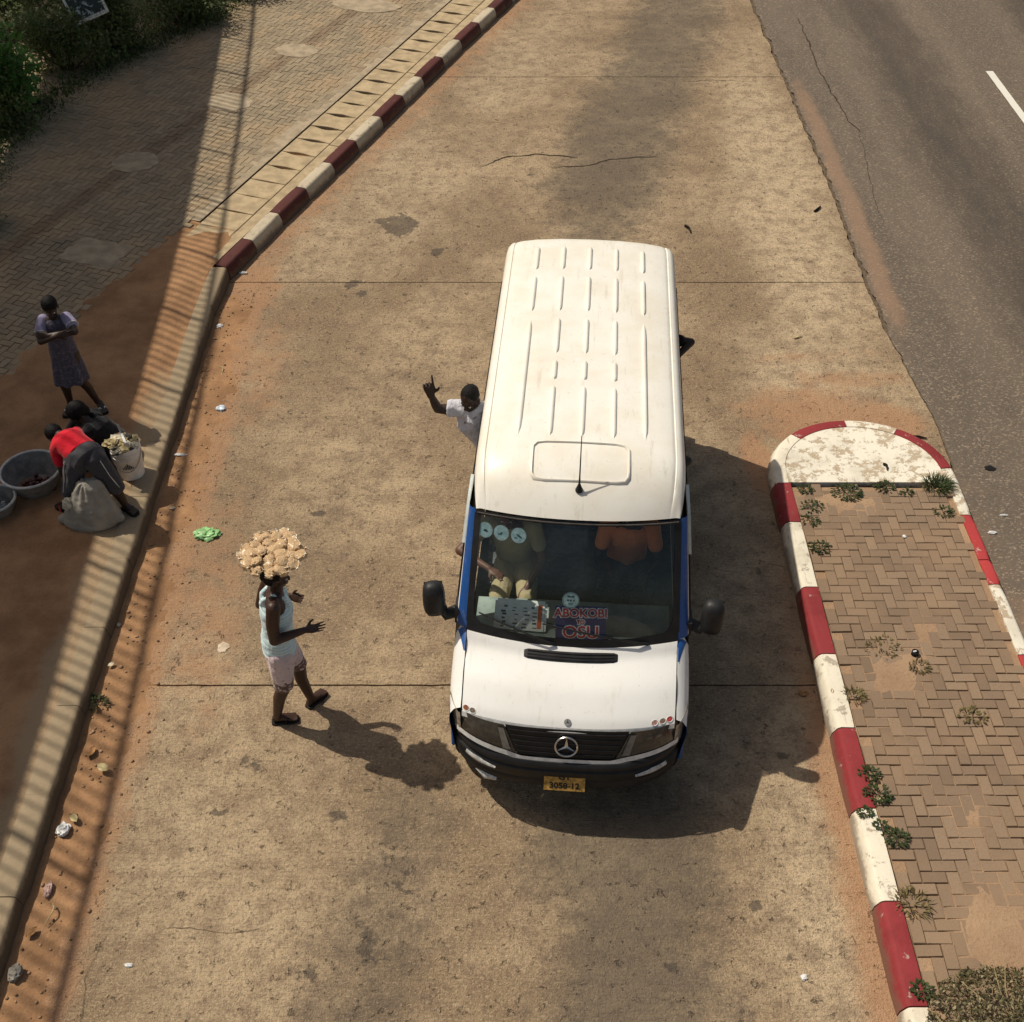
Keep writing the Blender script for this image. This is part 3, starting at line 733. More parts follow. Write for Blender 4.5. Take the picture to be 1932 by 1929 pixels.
for sg in (-1, 1):
    mb = MB(); vs = [side_pt(i, j, sg) for j in range(len(ZB)) for i in range(NI)]; mb.v = [tuple(p) for p in vs]
    for j in range(len(ZB)-1):
        for i in range(NI-1):
            if in_win(i, j): continue
            c = (vs[j*NI+i]+vs[(j+1)*NI+i+1])/2
            mb.f.append((j*NI+i, j*NI+i+1, (j+1)*NI+i+1, (j+1)*NI+i)); mb.m.append(1 if ZB[j+1] < .91 else 0)
    mb.build('side_panel', [m_bw, m_blue], bus, smooth=35)
    for nm, (a, b) in WIN.items():
        mb = MB()
        n0 = ZW[1]-ZW[0]
        fr = [side_pt(i, ZW[0], sg, .004) for i in range(a, b+1)]+[side_pt(b, j, sg, .004) for j in range(ZW[0]+1, ZW[1]+1)]+[side_pt(i, ZW[1], sg, .004) for i in range(b-1, a-1, -1)]+[side_pt(a, j, sg, .004) for j in range(ZW[1]-1, ZW[0], -1)]
        mb.tube(fr+[fr[0]], .014, 6); f = mb.build('window_frame', m_rub, bus, smooth=60)
        is_open = (sg, nm) in ((-1, 'front'), (-1, 'second'), (1, 'second'), (1, 'rear'))
        mb = MB()
        j1 = ZW[1] if not is_open else ZW[0]+1
        for j in range(ZW[0], j1):
            for i in range(a, b):
                mb.add([side_pt(i, j, sg, -.006), side_pt(i+1, j, sg, -.006), side_pt(i+1, j+1, sg, -.006), side_pt(i, j+1, sg, -.006)], [(0, 1, 2, 3)])
        if not is_open: mb.build('window_pane', m_sideglass, bus, smooth=60)
    # lower rail, wheel arches, door seams, handles, rain deflector
    mb = MB(); mb.rings([[(sg*(wid(.6, y)+.004), y, .50), (sg*(wid(.6, y)+.022), y, .53), (sg*(wid(.6, y)+.022), y, .60), (sg*(wid(.6, y)+.004), y, .63)] for y in (1.2, 2, 3, 3.68)], 0, True, True, True)
    mb.build('rub_strip', m_blk, bus)
    for wy in WHY:
        mb = MB(); arc_ = [V((sg*(wid(.5, wy+WR*math.cos(t))-.004), wy+WR*math.cos(t), .34+WR*math.sin(t))) for t in np.linspace(0, math.pi, 15)]
        mb.tube(arc_, .018, 8); mb.build('wheel_arch', m_blue, bus, smooth=60)
        mb = MB(); n = 28
        disc = [V((sg*(wid(.5, wy+WR*math.cos(t))+.003), wy+WR*math.cos(t), .34+WR*math.sin(t))) for t in np.linspace(0, math.pi, n)]
        disc += [V((sg*(wid(.5, wy-WR)+.003), wy-WR, .30)), V((sg*(wid(.5, wy+WR)+.003), wy+WR, .30))]
        mb.add(disc, [tuple(range(len(disc)))]); mb.build('arch_liner', m_rub, bus)
        wh = empty('wheel', (0, 0, 0)); wh.parent = bus; wh.location = (sg*.825, wy, .255)
        prof = [(.19, -.10), (.30, -.11), (.33, -.085), (.335, 0), (.33, .085), (.30, .11), (.19, .10)]
        mb = MB(); rg = [[V((x, r*math.cos(2*math.pi*k/28), r*math.sin(2*math.pi*k/28))) for k in range(28)] for r, x in prof]
        mb.rings(rg); mb.build('tyre', m_rub, wh, smooth=50)
        mb = MB(); rg = [[V((sg*x, r*math.cos(2*math.pi*k/20), r*math.sin(2*math.pi*k/20))) for k in range(20)] for r, x in ((.195, .095), (.16, .06), (.09, .06), (.07, .09), (.0, .095))]
        mb.rings(rg); mb.build('rim', m_strip, wh, smooth=50)
    for y in (1.85, 3.07):
        mb = MB(); mb.tube([side_pt(4, 3, sg, .001)*0+V((sg*(wid(z, y)+.001), y, z)) for z in ZB[2:16]], .005, 5); mb.build('door_seam', m_rub, bus)
    mb = MB(); mb.box((sg*(wid(1.1)+.018), 1.62, 1.12), (.03, .16, .035)); mb.build('door_handle', m_blk, bus)
    mb = MB(); rg = []
    for t in np.linspace(0, 1, 9):
        z = lerp(1.76, 2.04, min(1, t/.55)); y = a_line(z)+.03 if t < .55 else lerp(a_line(2.04)+.03, 1.80, (t-.55)/.45)
        x = wid(z, y); rg.append([V((sg*(x+.004), y-.01, z+.02)), V((sg*(x+.028), y+.01, z+.005)), V((sg*(x+.032), y+.04, z-.05)), V((sg*(x+.028), y+.04, z-.05)), V((sg*(x+.024), y+.012, z-.003)), V((sg*x, y, z+.012))])
    mb.rings(rg, 0, True, True, True); mb.build('rain_deflector', simple('pale_acrylic', (.50, .55, .55), .25, .5, .1), bus, smooth=50)
    # windscreen pillar
    mb = MB(); NV, NC = 12, 8
    for j in range(NV+1):
        v = j/NV; a = wind(0 if sg < 0 else 1, v); b = V((sg*wid(a.z, 1.2), a_line(max(a.z, 1.24)), a.z))
        for i in range(NC+1):
            t = i/NC; p = a.lerp(b, t); bl = math.sin(math.pi*t)*.030; p += V((sg*bl*.8, -bl*.75, bl*.15)); mb.v.append(tuple(p))
    for j in range(NV):
        for i in range(NC): q = j*(NC+1)+i; mb.f.append((q, q+1, q+NC+2, q+NC+1)); mb.m.append(1 if i < 5 else 0)
    mb.build('windscreen_pillar', [m_bw, m_blue], bus, smooth=60)
    # front wing
    def top_z(y): return lerp(.925, 1.235, sstep(0, 1, ((y-.26)/.64))*.25+.75*max(0, min(1, (y-.26)/.64)))
    YF = list(np.linspace(.27, .90, 12)); SF = list(np.linspace(0, 1, 13)); mb = MB()
    for j, s in enumerate(SF):
        for y in YF:
            zt = top_z(y); z = .36+(zt-.36)*s; x = wid(z, y)-.012*(1-s); k = max(0, (s-.80)/.20)
            x = lerp(x, .853, k**1.6) if k > 0 else x
            if k > 0: z = .36+(zt-.36)*(.80+.20*math.sin(k*math.pi/2))
            mb.v.append((sg*x, y+(.015*(1-s) if y < .3 else 0), z))
    n = len(YF)
    for j in range(len(SF)-1):
        for i in range(n-1):
            q = j*n+i; zc = sum(mb.v[w_][2] for w_ in (q, q+1, q+n, q+n+1))/4
            mb.f.append((q, q+1, q+n+1, q+n)); mb.m.append(1 if zc < .86 else 0)
    mb.build('front_wing', [m_bw, m_blue], bus, smooth=60)
    # cowl corner in blue, running down from the pillar
    mb = MB(); rg = []
    for t in np.linspace(0, 1, 8):
        y = lerp(.855, .68, t); z = top_z(min(y, .9))+.004; w_ = lerp(.075, .012, t**.8)
        rg.append([V((sg*(.856), y, z+.004)), V((sg*(.856+w_*.5), y+.005, z-.0-w_*.10+.004)), V((sg*(.856+w_), y+.01, z-w_*.62+.004))])
    mb.rings(rg, 0, False); mb.build('blue_corner', m_blue, bus, smooth=60)
    # mirror
    mr = MB()
    base = V((sg*.93, 1.0, 1.27)); hd = V((sg*1.125, .95, 1.44)) if sg < 0 else V((sg*1.115, .95, 1.40))
    mr.tube([base, V((sg*1.04, .96, 1.25)), hd+V((-sg*.06, .02, -.13)), hd+V((-sg*.02, .0, -.02))], [.055, .05, .045, .05], 10)
    mr.box(base+V((-sg*.0, 0, 0)), (.06, .16, .14))
    Mh = Matrix.Rotation(sg*R(-10), 3, 'Z') @ Matrix.Rotation(R(-6), 3, 'X')
    rg = []
    for t, k, yy_ in ((0, .80, .055), (.15, .95, .045), (.5, 1, 0), (.8, .88, -.05), (1, .5, -.075)):
        r_ = []
        for q in range(20):
            a = 2*math.pi*q/20; ca, sa = math.cos(a), math.sin(a); e = (abs(ca)**3.5+abs(sa)**3.5)**(-1/3.5)
            r_.append(hd+Mh @ V((.092*k*e*ca, yy_, .165*k*e*sa)))
        rg.append(r_)
    mr.rings(rg, 0, True, True, True)
    mo = mr.build('wing_mirror', m_blk, bus, smooth=50)
    mb = MB(); mb.add([hd+Mh @ V((.075*c, .058, .135*s)) for c, s in ((-1, -1), (1, -1), (1, 1), (-1, 1))], [(0, 1, 2, 3)])
    mb.build('mirror_glass', m_chrome, mo)
    mb = MB(); mb.box((sg*.955, .60, .86), (.02, .05, .03)); mb.build('side_indicator', m_amber, bus)
# roof
def roof_sec(a):
    """a in 0..1 from the centre line to the side: half width and height of the roof"""
    P = [(0, 2.425), (.30, 2.42), (.55, 2.402), (.70, 2.378), (.752, 2.362), (.760, 2.350), (.768, 2.362), (.80, 2.350), (.828, 2.318), (.843, 2.27), (.848, 2.20)]
    t = a*(len(P)-1); i = min(int(t), len(P)-2); f = t-i
    return lerp(P[i][0], P[i+1][0], f), lerp(P[i][1], P[i+1][1], f)
def roof_pt(sx, y0):
    """sx in -1..1 across; y0 along, from the windscreen header to the tail"""
    a = abs(sx); x, z = roof_sec(a); t = max(0, min(1, (y0-1.205)/.62)); k = (1-t)**2.3
    hz = 2.135-.03*(x/.81)**2.2
    yy_ = y0+.115*min(1, x/.81)**2.2*(1-t)
    z = lerp(z, hz+.012, k); xx = x*(1-.052*k)
    if y0 > L-.30:
        q = (y0-L+.30)/.30; z -= .06*q**4; xx -= .022*q**3*(x/.85)
    return V((math.copysign(xx, sx) if sx else 0, yy_, z))
RX = list(np.linspace(0, .4, 9))+[.5, .55, .6, .65, .7, .75, .8, .85, .9, .95, 1.0]
RX = [-q for q in RX[::-1]][:-1]+RX
RY = list(np.linspace(1.205, 1.90, 16))+list(np.linspace(2.05, L-.3, 26))+[L-.22, L-.15, L-.1, L-.06, L-.03, L]
def shell(name, ys, mats, sel=None):
    mb = MB(); n = len(RX); mb.v = [tuple(roof_pt(q, y)) for y in ys for q in RX]
    for j in range(len(ys)-1):
        for i in range(n-1): mb.f.append((j*n+i, j*n+i+1, (j+1)*n+i+1, (j+1)*n+i)); mb.m.append(0)
    return mb.build(name, mats, bus, smooth=48)
roof = shell('roof', RY, [m_roof])
def bead(x0, ya, x1, yb, r=.021, h=.022):
    mb = MB(); rg = []; n = 14
    for q in range(n+1):
        t = q/n; e = min(1, math.sqrt(max(0, 1-(1-min(t, 1-t)*n/2.2)**2))) if min(t, 1-t)*n < 2.2 else 1
        e = max(e, .02); x, y = lerp(x0, x1, t), lerp(ya, yb, t)
        a = interp(abs(x), [roof_sec(k/10)[0] for k in range(5)], [k/10 for k in range(5)]); z = roof_pt(math.copysign(a, x) if x else 0, y).z
        rg.append([V((x+r*e*math.cos(g), y, z-.004+(h+.004)*e*max(0, math.sin(g))**.8)) for g in np.linspace(0, math.pi, 9)])
    mb.rings(rg, 0, False); return mb.build('roof_rib', m_roof, roof, smooth=70)
COLX = [-.515, -.258, 0, .258, .515]
for i, x in enumerate(COLX):
    segs = [(4.45, 4.88), (3.715, 4.34)]
    segs += [(1.89, 3.61)] if i in (0, 4) else [(3.045, 3.61), (2.66, 2.94), (1.89, 2.59)]
    for ya, yb in segs: bead(x, ya, x, yb)
mb = MB()
fr = []
for k in range(40):
    t = 2*math.pi*k/40; c, s = math.cos(t), math.sin(t); e = (abs(c)**9+abs(s)**9)**(-1/9)
    fr.append((.385*c*e, 1.63+.185*s*e))
def rz(x, y):
    a = interp(abs(x), [roof_sec(k/10)[0] for k in range(5)], [k/10 for k in range(5)]); p = roof_pt(math.copysign(a, x), y); return p.z
ring = []
for x, y in fr:
    c = V((0, 1.63)); d = V((x, y))-c
    ring.append([V((*(c+d*k), rz(*(c+d*k))+h)) for k, h in ((1.03, -.002), (1.015, .014), (.985, .016), (.965, .004))])
mb.rings([[r[k] for r in ring] for k in range(4)], 0, True)
mb.build('roof_hatch', m_roof, roof, smooth=50)
an = MB(); bp = V((.0, 1.385, rz(0, 1.385)))
an.lathe([(.030, -.004), (.030, .012), (.022, .03), (.012, .06), (.008, .075)], bp, 14, 0, False, True)
an.tube([bp+V((0, .0, .06)), bp+V((0, .03, .13)), bp+V((.0, .16, .42))], [.009, .006, .0035], 7)
an.build('aerial', m_blk, roof, smooth=50)
# windscreen
mb = MB(); mb.grid(lambda u, v: wind(.012+.976*u, .012+.976*v), 24, 16); scr = mb.build('windscreen', m_wind, bus, smooth=180)
def band(fn, name, mat, parent, nu, nv, **k):
    mb = MB(); mb.grid(fn, nu, nv, **k); return mb.build(name, mat, parent, smooth=180)
nrm = V((0, -.88, .48))
def frit(u0, u1, v0, v1, nu, nv): 
    mb = MB(); mb.grid(lambda u, v: wind(lerp(u0, u1, u), lerp(v0, v1, v))+nrm*.004, nu, nv); return mb
fb = MB()
fb.grid(lambda u, v: wind(u, lerp(-.055, .055+.035*abs(2*u-1)**3, v))+nrm*.005, 24, 3)
fb.grid(lambda u, v: wind(u, lerp(.962, .992, v))+nrm*.005, 24, 2)
fb.grid(lambda u, v: wind(lerp(-.004, .028+.05*max(0, 1-v*7)**2, u), lerp(.06, .97, v))+nrm*.0055, 3, 24)
fb.grid(lambda u, v: wind(lerp(1.004, .972-.05*max(0, 1-v*7)**2, u), lerp(.06, .97, v))+nrm*.0055, 3, 24)
fb.build('windscreen_surround', m_blk, bus, smooth=180)
mb = MB(); mb.tube([wind(u, .975)+nrm*.010 for u in np.linspace(.01, .99, 16)], .006, 6); mb.build('header_seal', simple('seal', (.10, .09, .08), .6), bus, smooth=60)
# bonnet
def bon(u, v):
    x = (2*u-1); a = abs(x); hw = lerp(.842, .850, v); xx = x*hw
    y0 = .145+.115*a**2.4; y1 = .742+.10*a**2.2; y = lerp(y0, y1, v)
    z0 = .918-.01*a**3; z1 = 1.192+.038*a**2; cr = .030*max(0, math.sin(math.pi*min(1, v*1.02)))**.8*(1-.75*a**4)
    z = lerp(z0, z1, v**1.0)+cr-.034*sstep(.35, .84, v)*sstep(1.0, .84, v)-.012*max(0, 1-v*9)**2+(.018*max(0, (v-.80)/.2)**1.5*0)
    return V((xx, y, z))
bonnet = band(bon, 'bonnet', m_bw, bus, 34, 22)
mb = MB(); mb.grid(lambda u, v: bon(u, lerp(.0, -.012, v))+V((0, -.012*v, -.030*v)), 34, 2); mb.build('bonnet_lip', m_strip, bonnet, smooth=70)
mb = MB(); ring = []
o_ = []
for k in range(32):
    t = 2*math.pi*k/32; c, s = math.cos(t), math.sin(t); e = (abs(c)**8+abs(s)**8)**(-1/8); o_.append((.5+.222*c*e, .868+.062*s*e))
mb.rings([[bon(u, v)+V((0, 0, .004)) for u, v in o_], [bon(.5+(u-.5)*.99, .868+(v-.868)*.9)+V((0, 0, .006)) for u, v in o_]], 0, True, False, True)
vt = mb.build('bonnet_vent', m_blk, bonnet, smooth=30)
for k in range(3):
    mb = MB(); mb.tube([bon(u, .83+.037*k)+V((0, 0, .010)) for u in np.linspace(.295, .705, 7)], .0055, 5); mb.build('vent_slat', m_blk, vt)
def disc_on(u, v, r, name, mat, parent, h=.003, n=16, sx=1.0):
    c = bon(u, v); du = (bon(u+.01, v)-c).normalized(); dv = (bon(u, v+.01)-c).normalized(); nn = du.cross(dv).normalized()
    mb = MB(); mb.rings([[c+nn*.0005+du*math.cos(t)*r*sx+dv*math.sin(t)*r for t in np.linspace(0, 2*math.pi, n, False)], [c+nn*h+du*math.cos(t)*r*.96*sx+dv*math.sin(t)*r*.96 for t in np.linspace(0, 2*math.pi, n, False)]], 0, True, False, True)
    return mb.build(name, mat, parent), c, du, dv, nn
bd, c, du, dv, nn = disc_on(.5, .055, .028, 'bonnet_badge', simple('badge_metal', (.22, .22, .22), .45, .5), bonnet, .008)
for a in (90, 210, 330):
    mb = MB(); d = du*math.cos(R(a))+dv*math.sin(R(a)); e = nn.cross(d); q = c+nn*.0085
    mb.add([q+e*.004, q-e*.004, q+d*.022, q+nn*.003], [(0, 1, 3), (0, 3, 2), (1, 2, 3), (0, 2, 1)]); mb.build('badge_arm', m_blk, bd)
for k, (u, v, cc) in enumerate(((.020, .045, (.30, .10, .04)), (.052, .035, (.16, .13, .10)), (.905, .035, (.45, .25, .22)), (.942, .042, (.22, .14, .10)), (.975, .052, (.42, .05, .05)))):
    st, c, du, dv, nn = disc_on(u, v, .021, 'round_sticker', simple('sticker_print', cc, .5, .4, .5, 60), bonnet, .002, 14, 1.15)
    mb = MB(); mb.tube([c+nn*.002+du*math.cos(t)*.023*1.15+dv*math.sin(t)*.023 for t in np.linspace(0, 2*math.pi, 15)], .0025, 4); mb.build('sticker_rim', m_strip, st)
for sg in (-1, 1):
    mb = MB(); mb.tube([bon(0 if sg < 0 else 1, v)+V((sg*.004, 0, -.004)) for v in np.linspace(.02, 1, 12)], .006, 5); mb.build('bonnet_gap', m_rub, bonnet)
# front face: grille, headlights, strip
def yplan(x): return .50-.50*math.sqrt(max(0, 1-min(1, abs(x)/.968)**3.2))
def face(x, z, off=0): return V((x, yplan(x)*.72+.045+(z-.62)*.33-off, z))
zbot = lambda x: interp(abs(x), [0, .36, .46, .87], [.640, .644, .672, .735])
mb = MB(); mb.grid(lambda u, v: face(lerp(-lerp(.385, .49, v), lerp(.385, .49, v), u), lerp(zbot(lerp(-.385, .385, u)), .895, v)), 24, 8)
gr = mb.build('grille', m_blk, bus, smooth=60)
for k in range(5):
    z = .68+.045*k; hw = lerp(.385, .49, (z-.64)/.255)-.015
    mb = MB(); mb.tube([face(x, z, .003) for x in np.linspace(-hw, hw, 13)], .0045, 5); mb.build('grille_bar', m_blk, gr)
em = MB(); ec, er = face(0, .762, .022), .088
fz = V((0, .33, 1)).normalized(); fx = V((1, 0, 0)); fn_ = V((0, -1, .33)).normalized()
em.tube([ec+fx*er*math.cos(t)+fz*er*math.sin(t) for t in np.linspace(0, 2*math.pi, 33)], .0085, 7)
for a in (90, 210, 330):
    d = fx*math.cos(R(a))+fz*math.sin(R(a)); e = fn_.cross(d)
    em.add([ec+e*.016-d*.008, ec-e*.016-d*.008, ec+d*er, ec+fn_*.012, ec-fn_*.004], [(0, 3, 2), (3, 1, 2), (0, 2, 4), (4, 2, 1), (0, 4, 1), (0, 1, 3)])
em.build('star_emblem', m_chrome, gr, smooth=40)
for sg in (-1, 1):
    mb = MB(); mb.grid(lambda u, v: face(sg*lerp(lerp(.395, .50, v), lerp(.885, .865, v), u), lerp(zbot(lerp(.40, .88, u))+.004, .898, v), .008+.012*math.sin(math.pi*u)*math.sin(math.pi*v)), 14, 8)
    hl_ = mb.build('headlight', m_headl, bus, smooth=180)
    mb = MB(); mb.grid(lambda u, v: face(sg*lerp(lerp(.44, .50, v), lerp(.50, .545, v), u), lerp(.70, .88, v), .024), 3, 4); mb.build('reflector', simple('reflector', (.20, .19, .17), .3, .5), hl_, smooth=180)
    mb = MB(); mb.grid(lambda u, v: V((sg*lerp(.845, .955, u), lerp(.225, .46, u**1.6), lerp(.66, .925, v)))+V((sg*.006, -.006, 0)), 6, 4); mb.build('corner_lamp', simple('corner_lens', (.36, .31, .25), .2, .5, .4, 20), hl_, smooth=180)
mb = MB(); mb.grid(lambda u, v: face(lerp(-.885, .885, u), zbot(lerp(-.885, .885, u))-.040+.042*v, .014), 40, 2); mb.build('silver_strip', m_strip, bus, smooth=180)
def bump_path(a):
    x = .952*math.sin(a); return x, .52-.52*math.sqrt(max(0, 1-abs(math.sin(a))**3.2))
rg = []
for a in np.linspace(-math.pi/2, math.pi/2, 49):
    x, y = bump_path(a); x2, y2 = bump_path(min(a+.01, math.pi/2)); x1, y1 = bump_path(max(a-.01, -math.pi/2)); t = V((x2-x1, y2-y1, 0)).normalized(); o = V((t.y, -t.x, 0)); p = V((x, y, 0)); q = abs(x)/.952
    rg.append([p+o*k+V((0, 0, z+(.06*q**2.5 if z > .55 else 0))) for k, z in ((-.09, .615), (-.02, .612), (.006, .585), (.008, .56), (-.004, .545), (.012, .53), (.016, .44), (.004, .42), (.012, .40), (.0, .325), (-.05, .300), (-.16, .295))])
bmp = MB(); bmp.rings(rg, 0, False); bmp = bmp.build('bumper', m_blk, bus, smooth=40)
for sg in (-1, 1):
    mb = MB(); rg = []
    for t in np.linspace(0, 1, 9):
        a = sg*lerp(.62, .98, t); x, y = bump_path(a); x2, y2 = bump_path(a+.01); tt = V((x2-x, y2-y, 0)).normalized(); o = V((tt.y, -tt.x, 0)); h = .034*(1-.75*(1-t)**2 if t < .5 else 1-.4*(t-.5)); zc = .492+.022*t
        rg.append([V((x, y, zc+h))+o*.016, V((x, y, zc+h*.4))+o*.03, V((x, y, zc-h*.4))+o*.03, V((x, y, zc-h))+o*.016])
    mb.rings(rg, 0, False, False); mb.build('indicator_lens', m_lens, bmp, smooth=60)
mb = MB(); mb.tube([V((-.72, .14, .325)), V((-.64, .08, .31)), V((-.55, .05, .315))], [.02, .035, .02], 8); mb.build('fog_lamp', m_lens, bmp, smooth=60)

def text_mesh(body, size, depth, offset=0.0, spacing=1.0):
    cu = bpy.data.curves.new('lettering', 'FONT'); cu.body = body; cu.size = size; cu.extrude = depth; cu.offset = offset
    cu.align_x = 'CENTER'; cu.align_y = 'CENTER'; cu.space_character = spacing; cu.resolution_u = 3
    o = bpy.data.objects.new('lettering', cu); col.objects.link(o)
    me = bpy.data.meshes.new_from_object(o.evaluated_get(bpy.context.evaluated_depsgraph_get()))
    bpy.data.objects.remove(o); bpy.data.curves.remove(cu); return me
def letters(name, body, size, mat, parent, M, depth=.001, offset=0, sx=1.0):
    me = text_mesh(body, size, depth, offset); me.transform(M @ Matrix.Diagonal((sx, 1, 1, 1)))
    me.materials.clear(); me.materials.append(mat)
    return link(bpy.data.objects.new(name, me), parent)
def frame(o, ex, ey):
    ex = V(ex).normalized(); ey = V(ey).normalized(); ez = ex.cross(ey).normalized(); ey = ez.cross(ex)
    M = Matrix((ex, ey, ez)).transposed().to_4x4(); M.translation = V(o); return M
m_plate = simple('plate_yellow', (.46, .265, .065), .55, .3, .45, 30)
m_ink = simple('black_ink', (.012, .012, .012), .6)
PL = frame((0, -.030, .435), (1, 0, 0), (0, .46, .88))
mb = MB(); mb.box((0, 0, 0), (.33, .155, .008)); mb.box((0, 0, -.012), (.36, .175, .012), 1)
for i, v in enumerate(mb.v): mb.v[i] = tuple(PL @ V(v))
pl_ = mb.build('number_plate', [m_plate, m_blk], bus)
letters('plate_lettering', 'GT', .062, m_ink, pl_, PL @ Matrix.Translation((0, .038, .0052)), .0008, .0016, 1.15)
letters('plate_lettering', '3058-12', .068, m_ink, pl_, PL @ Matrix.Translation((0, -.034, .0052)), .0008, .0016, 1.08)
# wipers
for pts in ((.055, .165, .31, .060, .42, .055), (.36, .170, .70, .065, .86, .05)):
    a, b, c = wind(pts[0], pts[1])+nrm*.018, wind(pts[2], pts[3])+nrm*.02, wind(pts[4], pts[5]-.05)+nrm*.014
    mb = MB(); mb.tube([a, a.lerp(b, .5)+nrm*.008, b], [.006, .009, .007], 6); mb.tube([a.lerp(b, .52)+nrm*.012, b.lerp(c, .6)+nrm*.015, c], [.006, .009, .013], 6); mb.build('wiper', m_blk, bus, smooth=60)
# rear end, underbody, floor and cabin
mb = MB(); rp = [roof_pt(q, L) for q in RX[6:-6]]
outl = [V((-wid(z, L), L, z)) for z in ZB]+[roof_pt(q, L) for q in RX[1:-1]]+[V((wid(z, L), L, z)) for z in ZB[::-1]]
mb.add(outl, [tuple(range(len(outl)))]); mb.build('tail_panel', m_bw, bus, fix=False)
for sg in (-1, 1):
    mb = MB(); mb.box((sg*.42, L+.006, 1.62), (.68, .012, .62)); mb.build('rear_window', m_sideglass, bus)
    mb = MB(); mb.box((sg*.84, L+.02, 1.0), (.12, .05, .34)); mb.build('tail_light', m_redlens, bus)
mb = MB(); mb.box((0, L+.03, .47), (1.8, .12, .2)); mb.build('rear_bumper', m_blk, bus)
mb = MB(); mb.box((0, 2.7, .40), (1.5, 4.2, .22)); mb.box((0, 2.75, .545), (1.80, 4.4, .05)); mb.build('chassis', m_int, bus)
cabin = MB()
def lining(u, v): y = lerp(1.80, L-.35, v); p = roof_pt(lerp(-.95, .95, u), y); return V((p.x*.97, y, p.z-.05))
cabin.grid(lining, 20, 8); cabin.build('roof_lining', m_int, bus, smooth=180)
dash = MB()
def dsh(u, v):
    x = lerp(-.80, .80, u); a = (x/.8)**2
    P = [(.775+.09*a, 1.172+.03*a), (.92+.06*a, 1.12), (1.20, 1.135), (1.30, 1.125), (1.36, 1.05), (1.30, .85), (1.20, .60)]
    t = v*(len(P)-1); i = min(int(t), len(P)-2); f = t-i
    return V((x, lerp(P[i][0], P[i+1][0], f), lerp(P[i][1], P[i+1][1], f)))
dash.grid(dsh, 16, 18); dash.build('dashboard', m_dash, bus, smooth=60)
sw = MB(); q = V((.43, 1.47, 1.16)); Ms = Matrix.Rotation(R(-58), 3, 'X')
sw.tube([q+Ms @ V((.20*math.cos(t), .20*math.sin(t), 0)) for t in np.linspace(0, 2*math.pi, 25)], .014, 8); sw.ell(q+Ms @ V((0, 0, -.02)), (.07, .07, .03), Ms)
for t in (R(0), R(180), R(270)): sw.tube([q, q+Ms @ V((.2*math.cos(t), .2*math.sin(t), 0))], .012, 6)
sw.build('steering_wheel', m_rub, bus, smooth=60)
def seat(x, y, wd_):
    mb = MB(); mb.box((x, y, .88), (wd_, .46, .14)); mb.box((x, y+.27, 1.24), (wd_, .12, .62), 0, Matrix.Rotation(R(-8), 3, 'X')); mb.box((x, y+.31, 1.62), (min(wd_, .9)*.5, .09, .16)); mb.box((x, y, .68), (wd_*.8, .36, .26))
    mb.build('seat', m_seat, bus)
seat(.45, 1.86, .52); seat(-.34, 1.86, .88)
for y in (2.75, 3.45, 4.15, 4.72): seat(.50, y, .72); seat(-.48, y, .72)
# papers, route sign and stickers
m_paper = simple('paper', (.88, .92, .86), .6, .3, .08, 20); m_or = simple('orange_print', (.70, .14, .05), .6); m_grey = simple('grey_print', (.10, .11, .11), .7, .2, .5, 60)
m_signblue = simple('sign_blue', (.030, .040, .16), .5, .4, .3, 10); m_signred = simple('sign_red', (.62, .03, .04), .5); m_signwhite = simple('sign_white', (.92, .92, .92), .5)
def on_dash(u, v, h): return wind(u, v)-nrm*h
A_, B_, C2 = V((-.630, .938, 1.140)), V((-.225, .923, 1.140)), V((-.595, 1.140, 1.285))
PF = frame(A_, B_-A_, C2-A_)
pw, ph = (B_-A_).length, (C2-A_).length
def sheet(name, mat, parent, x0, y0, x1, y1, z, th=.003):
    mb = MB(); mb.box(((x0+x1)/2, (y0+y1)/2, z), (abs(x1-x0), abs(y1-y0), th)); mb.v = [tuple(PF @ V(v)) for v in mb.v]; return mb.build(name, mat, parent)
stack = sheet('paper_chart', m_paper, bus, -.018, .004, pw+.008, ph*.93, -.006)
s2 = sheet('paper_chart', m_paper, bus, 0, 0, pw-.012, ph, 0)
sheet('chart_stripe', m_or, s2, pw-.066, .022, pw-.032, ph*.86, .0025)
rr = random.Random(3)
for k in range(24):
    cxx = (.06, .15, .24, .31)[k % 4]+rr.uniform(-.015, .015); cyy = .025+.032*(k//4)+rr.uniform(-.006, .006); ww, hh = rr.uniform(.016, .042), rr.uniform(.006, .016)
    sheet('chart_print', m_grey, s2, cxx-ww/2, cyy-hh/2, cxx+ww/2, cyy+hh/2, .0025, .001)
S0 = V((-.122, .845, 1.135)); SF_ = frame(S0, V((1, .035, .015)), V((0, .62, .62)))
mb = MB(); mb.box((.195, .135, 0), (.41, .29, .004)); mb.v = [tuple(SF_ @ V(v)) for v in mb.v]; rs = mb.build('route_sign', m_signblue, bus)
for body, size, x, y, sx in (('ABOKOBI', .098, .195, .222, 1.02), ('TO', .045, .195, .150, 1), ('OSU', .135, .195, .066, 1.12)):
    letters('sign_lettering', body, size, m_signwhite, rs, SF_ @ Matrix.Translation((x, y, .0035)), .0006, .0085, sx)
    letters('sign_lettering', body, size, m_signred, rs, SF_ @ Matrix.Translation((x, y, .0055)), .0006, .0018, sx)
m_teal = simple('sticker_pale', (.70, .88, .86), .5, .4, .2, 30); m_tealink = simple('sticker_ink', (.05, .12, .13), .6, .3, .3, 50)
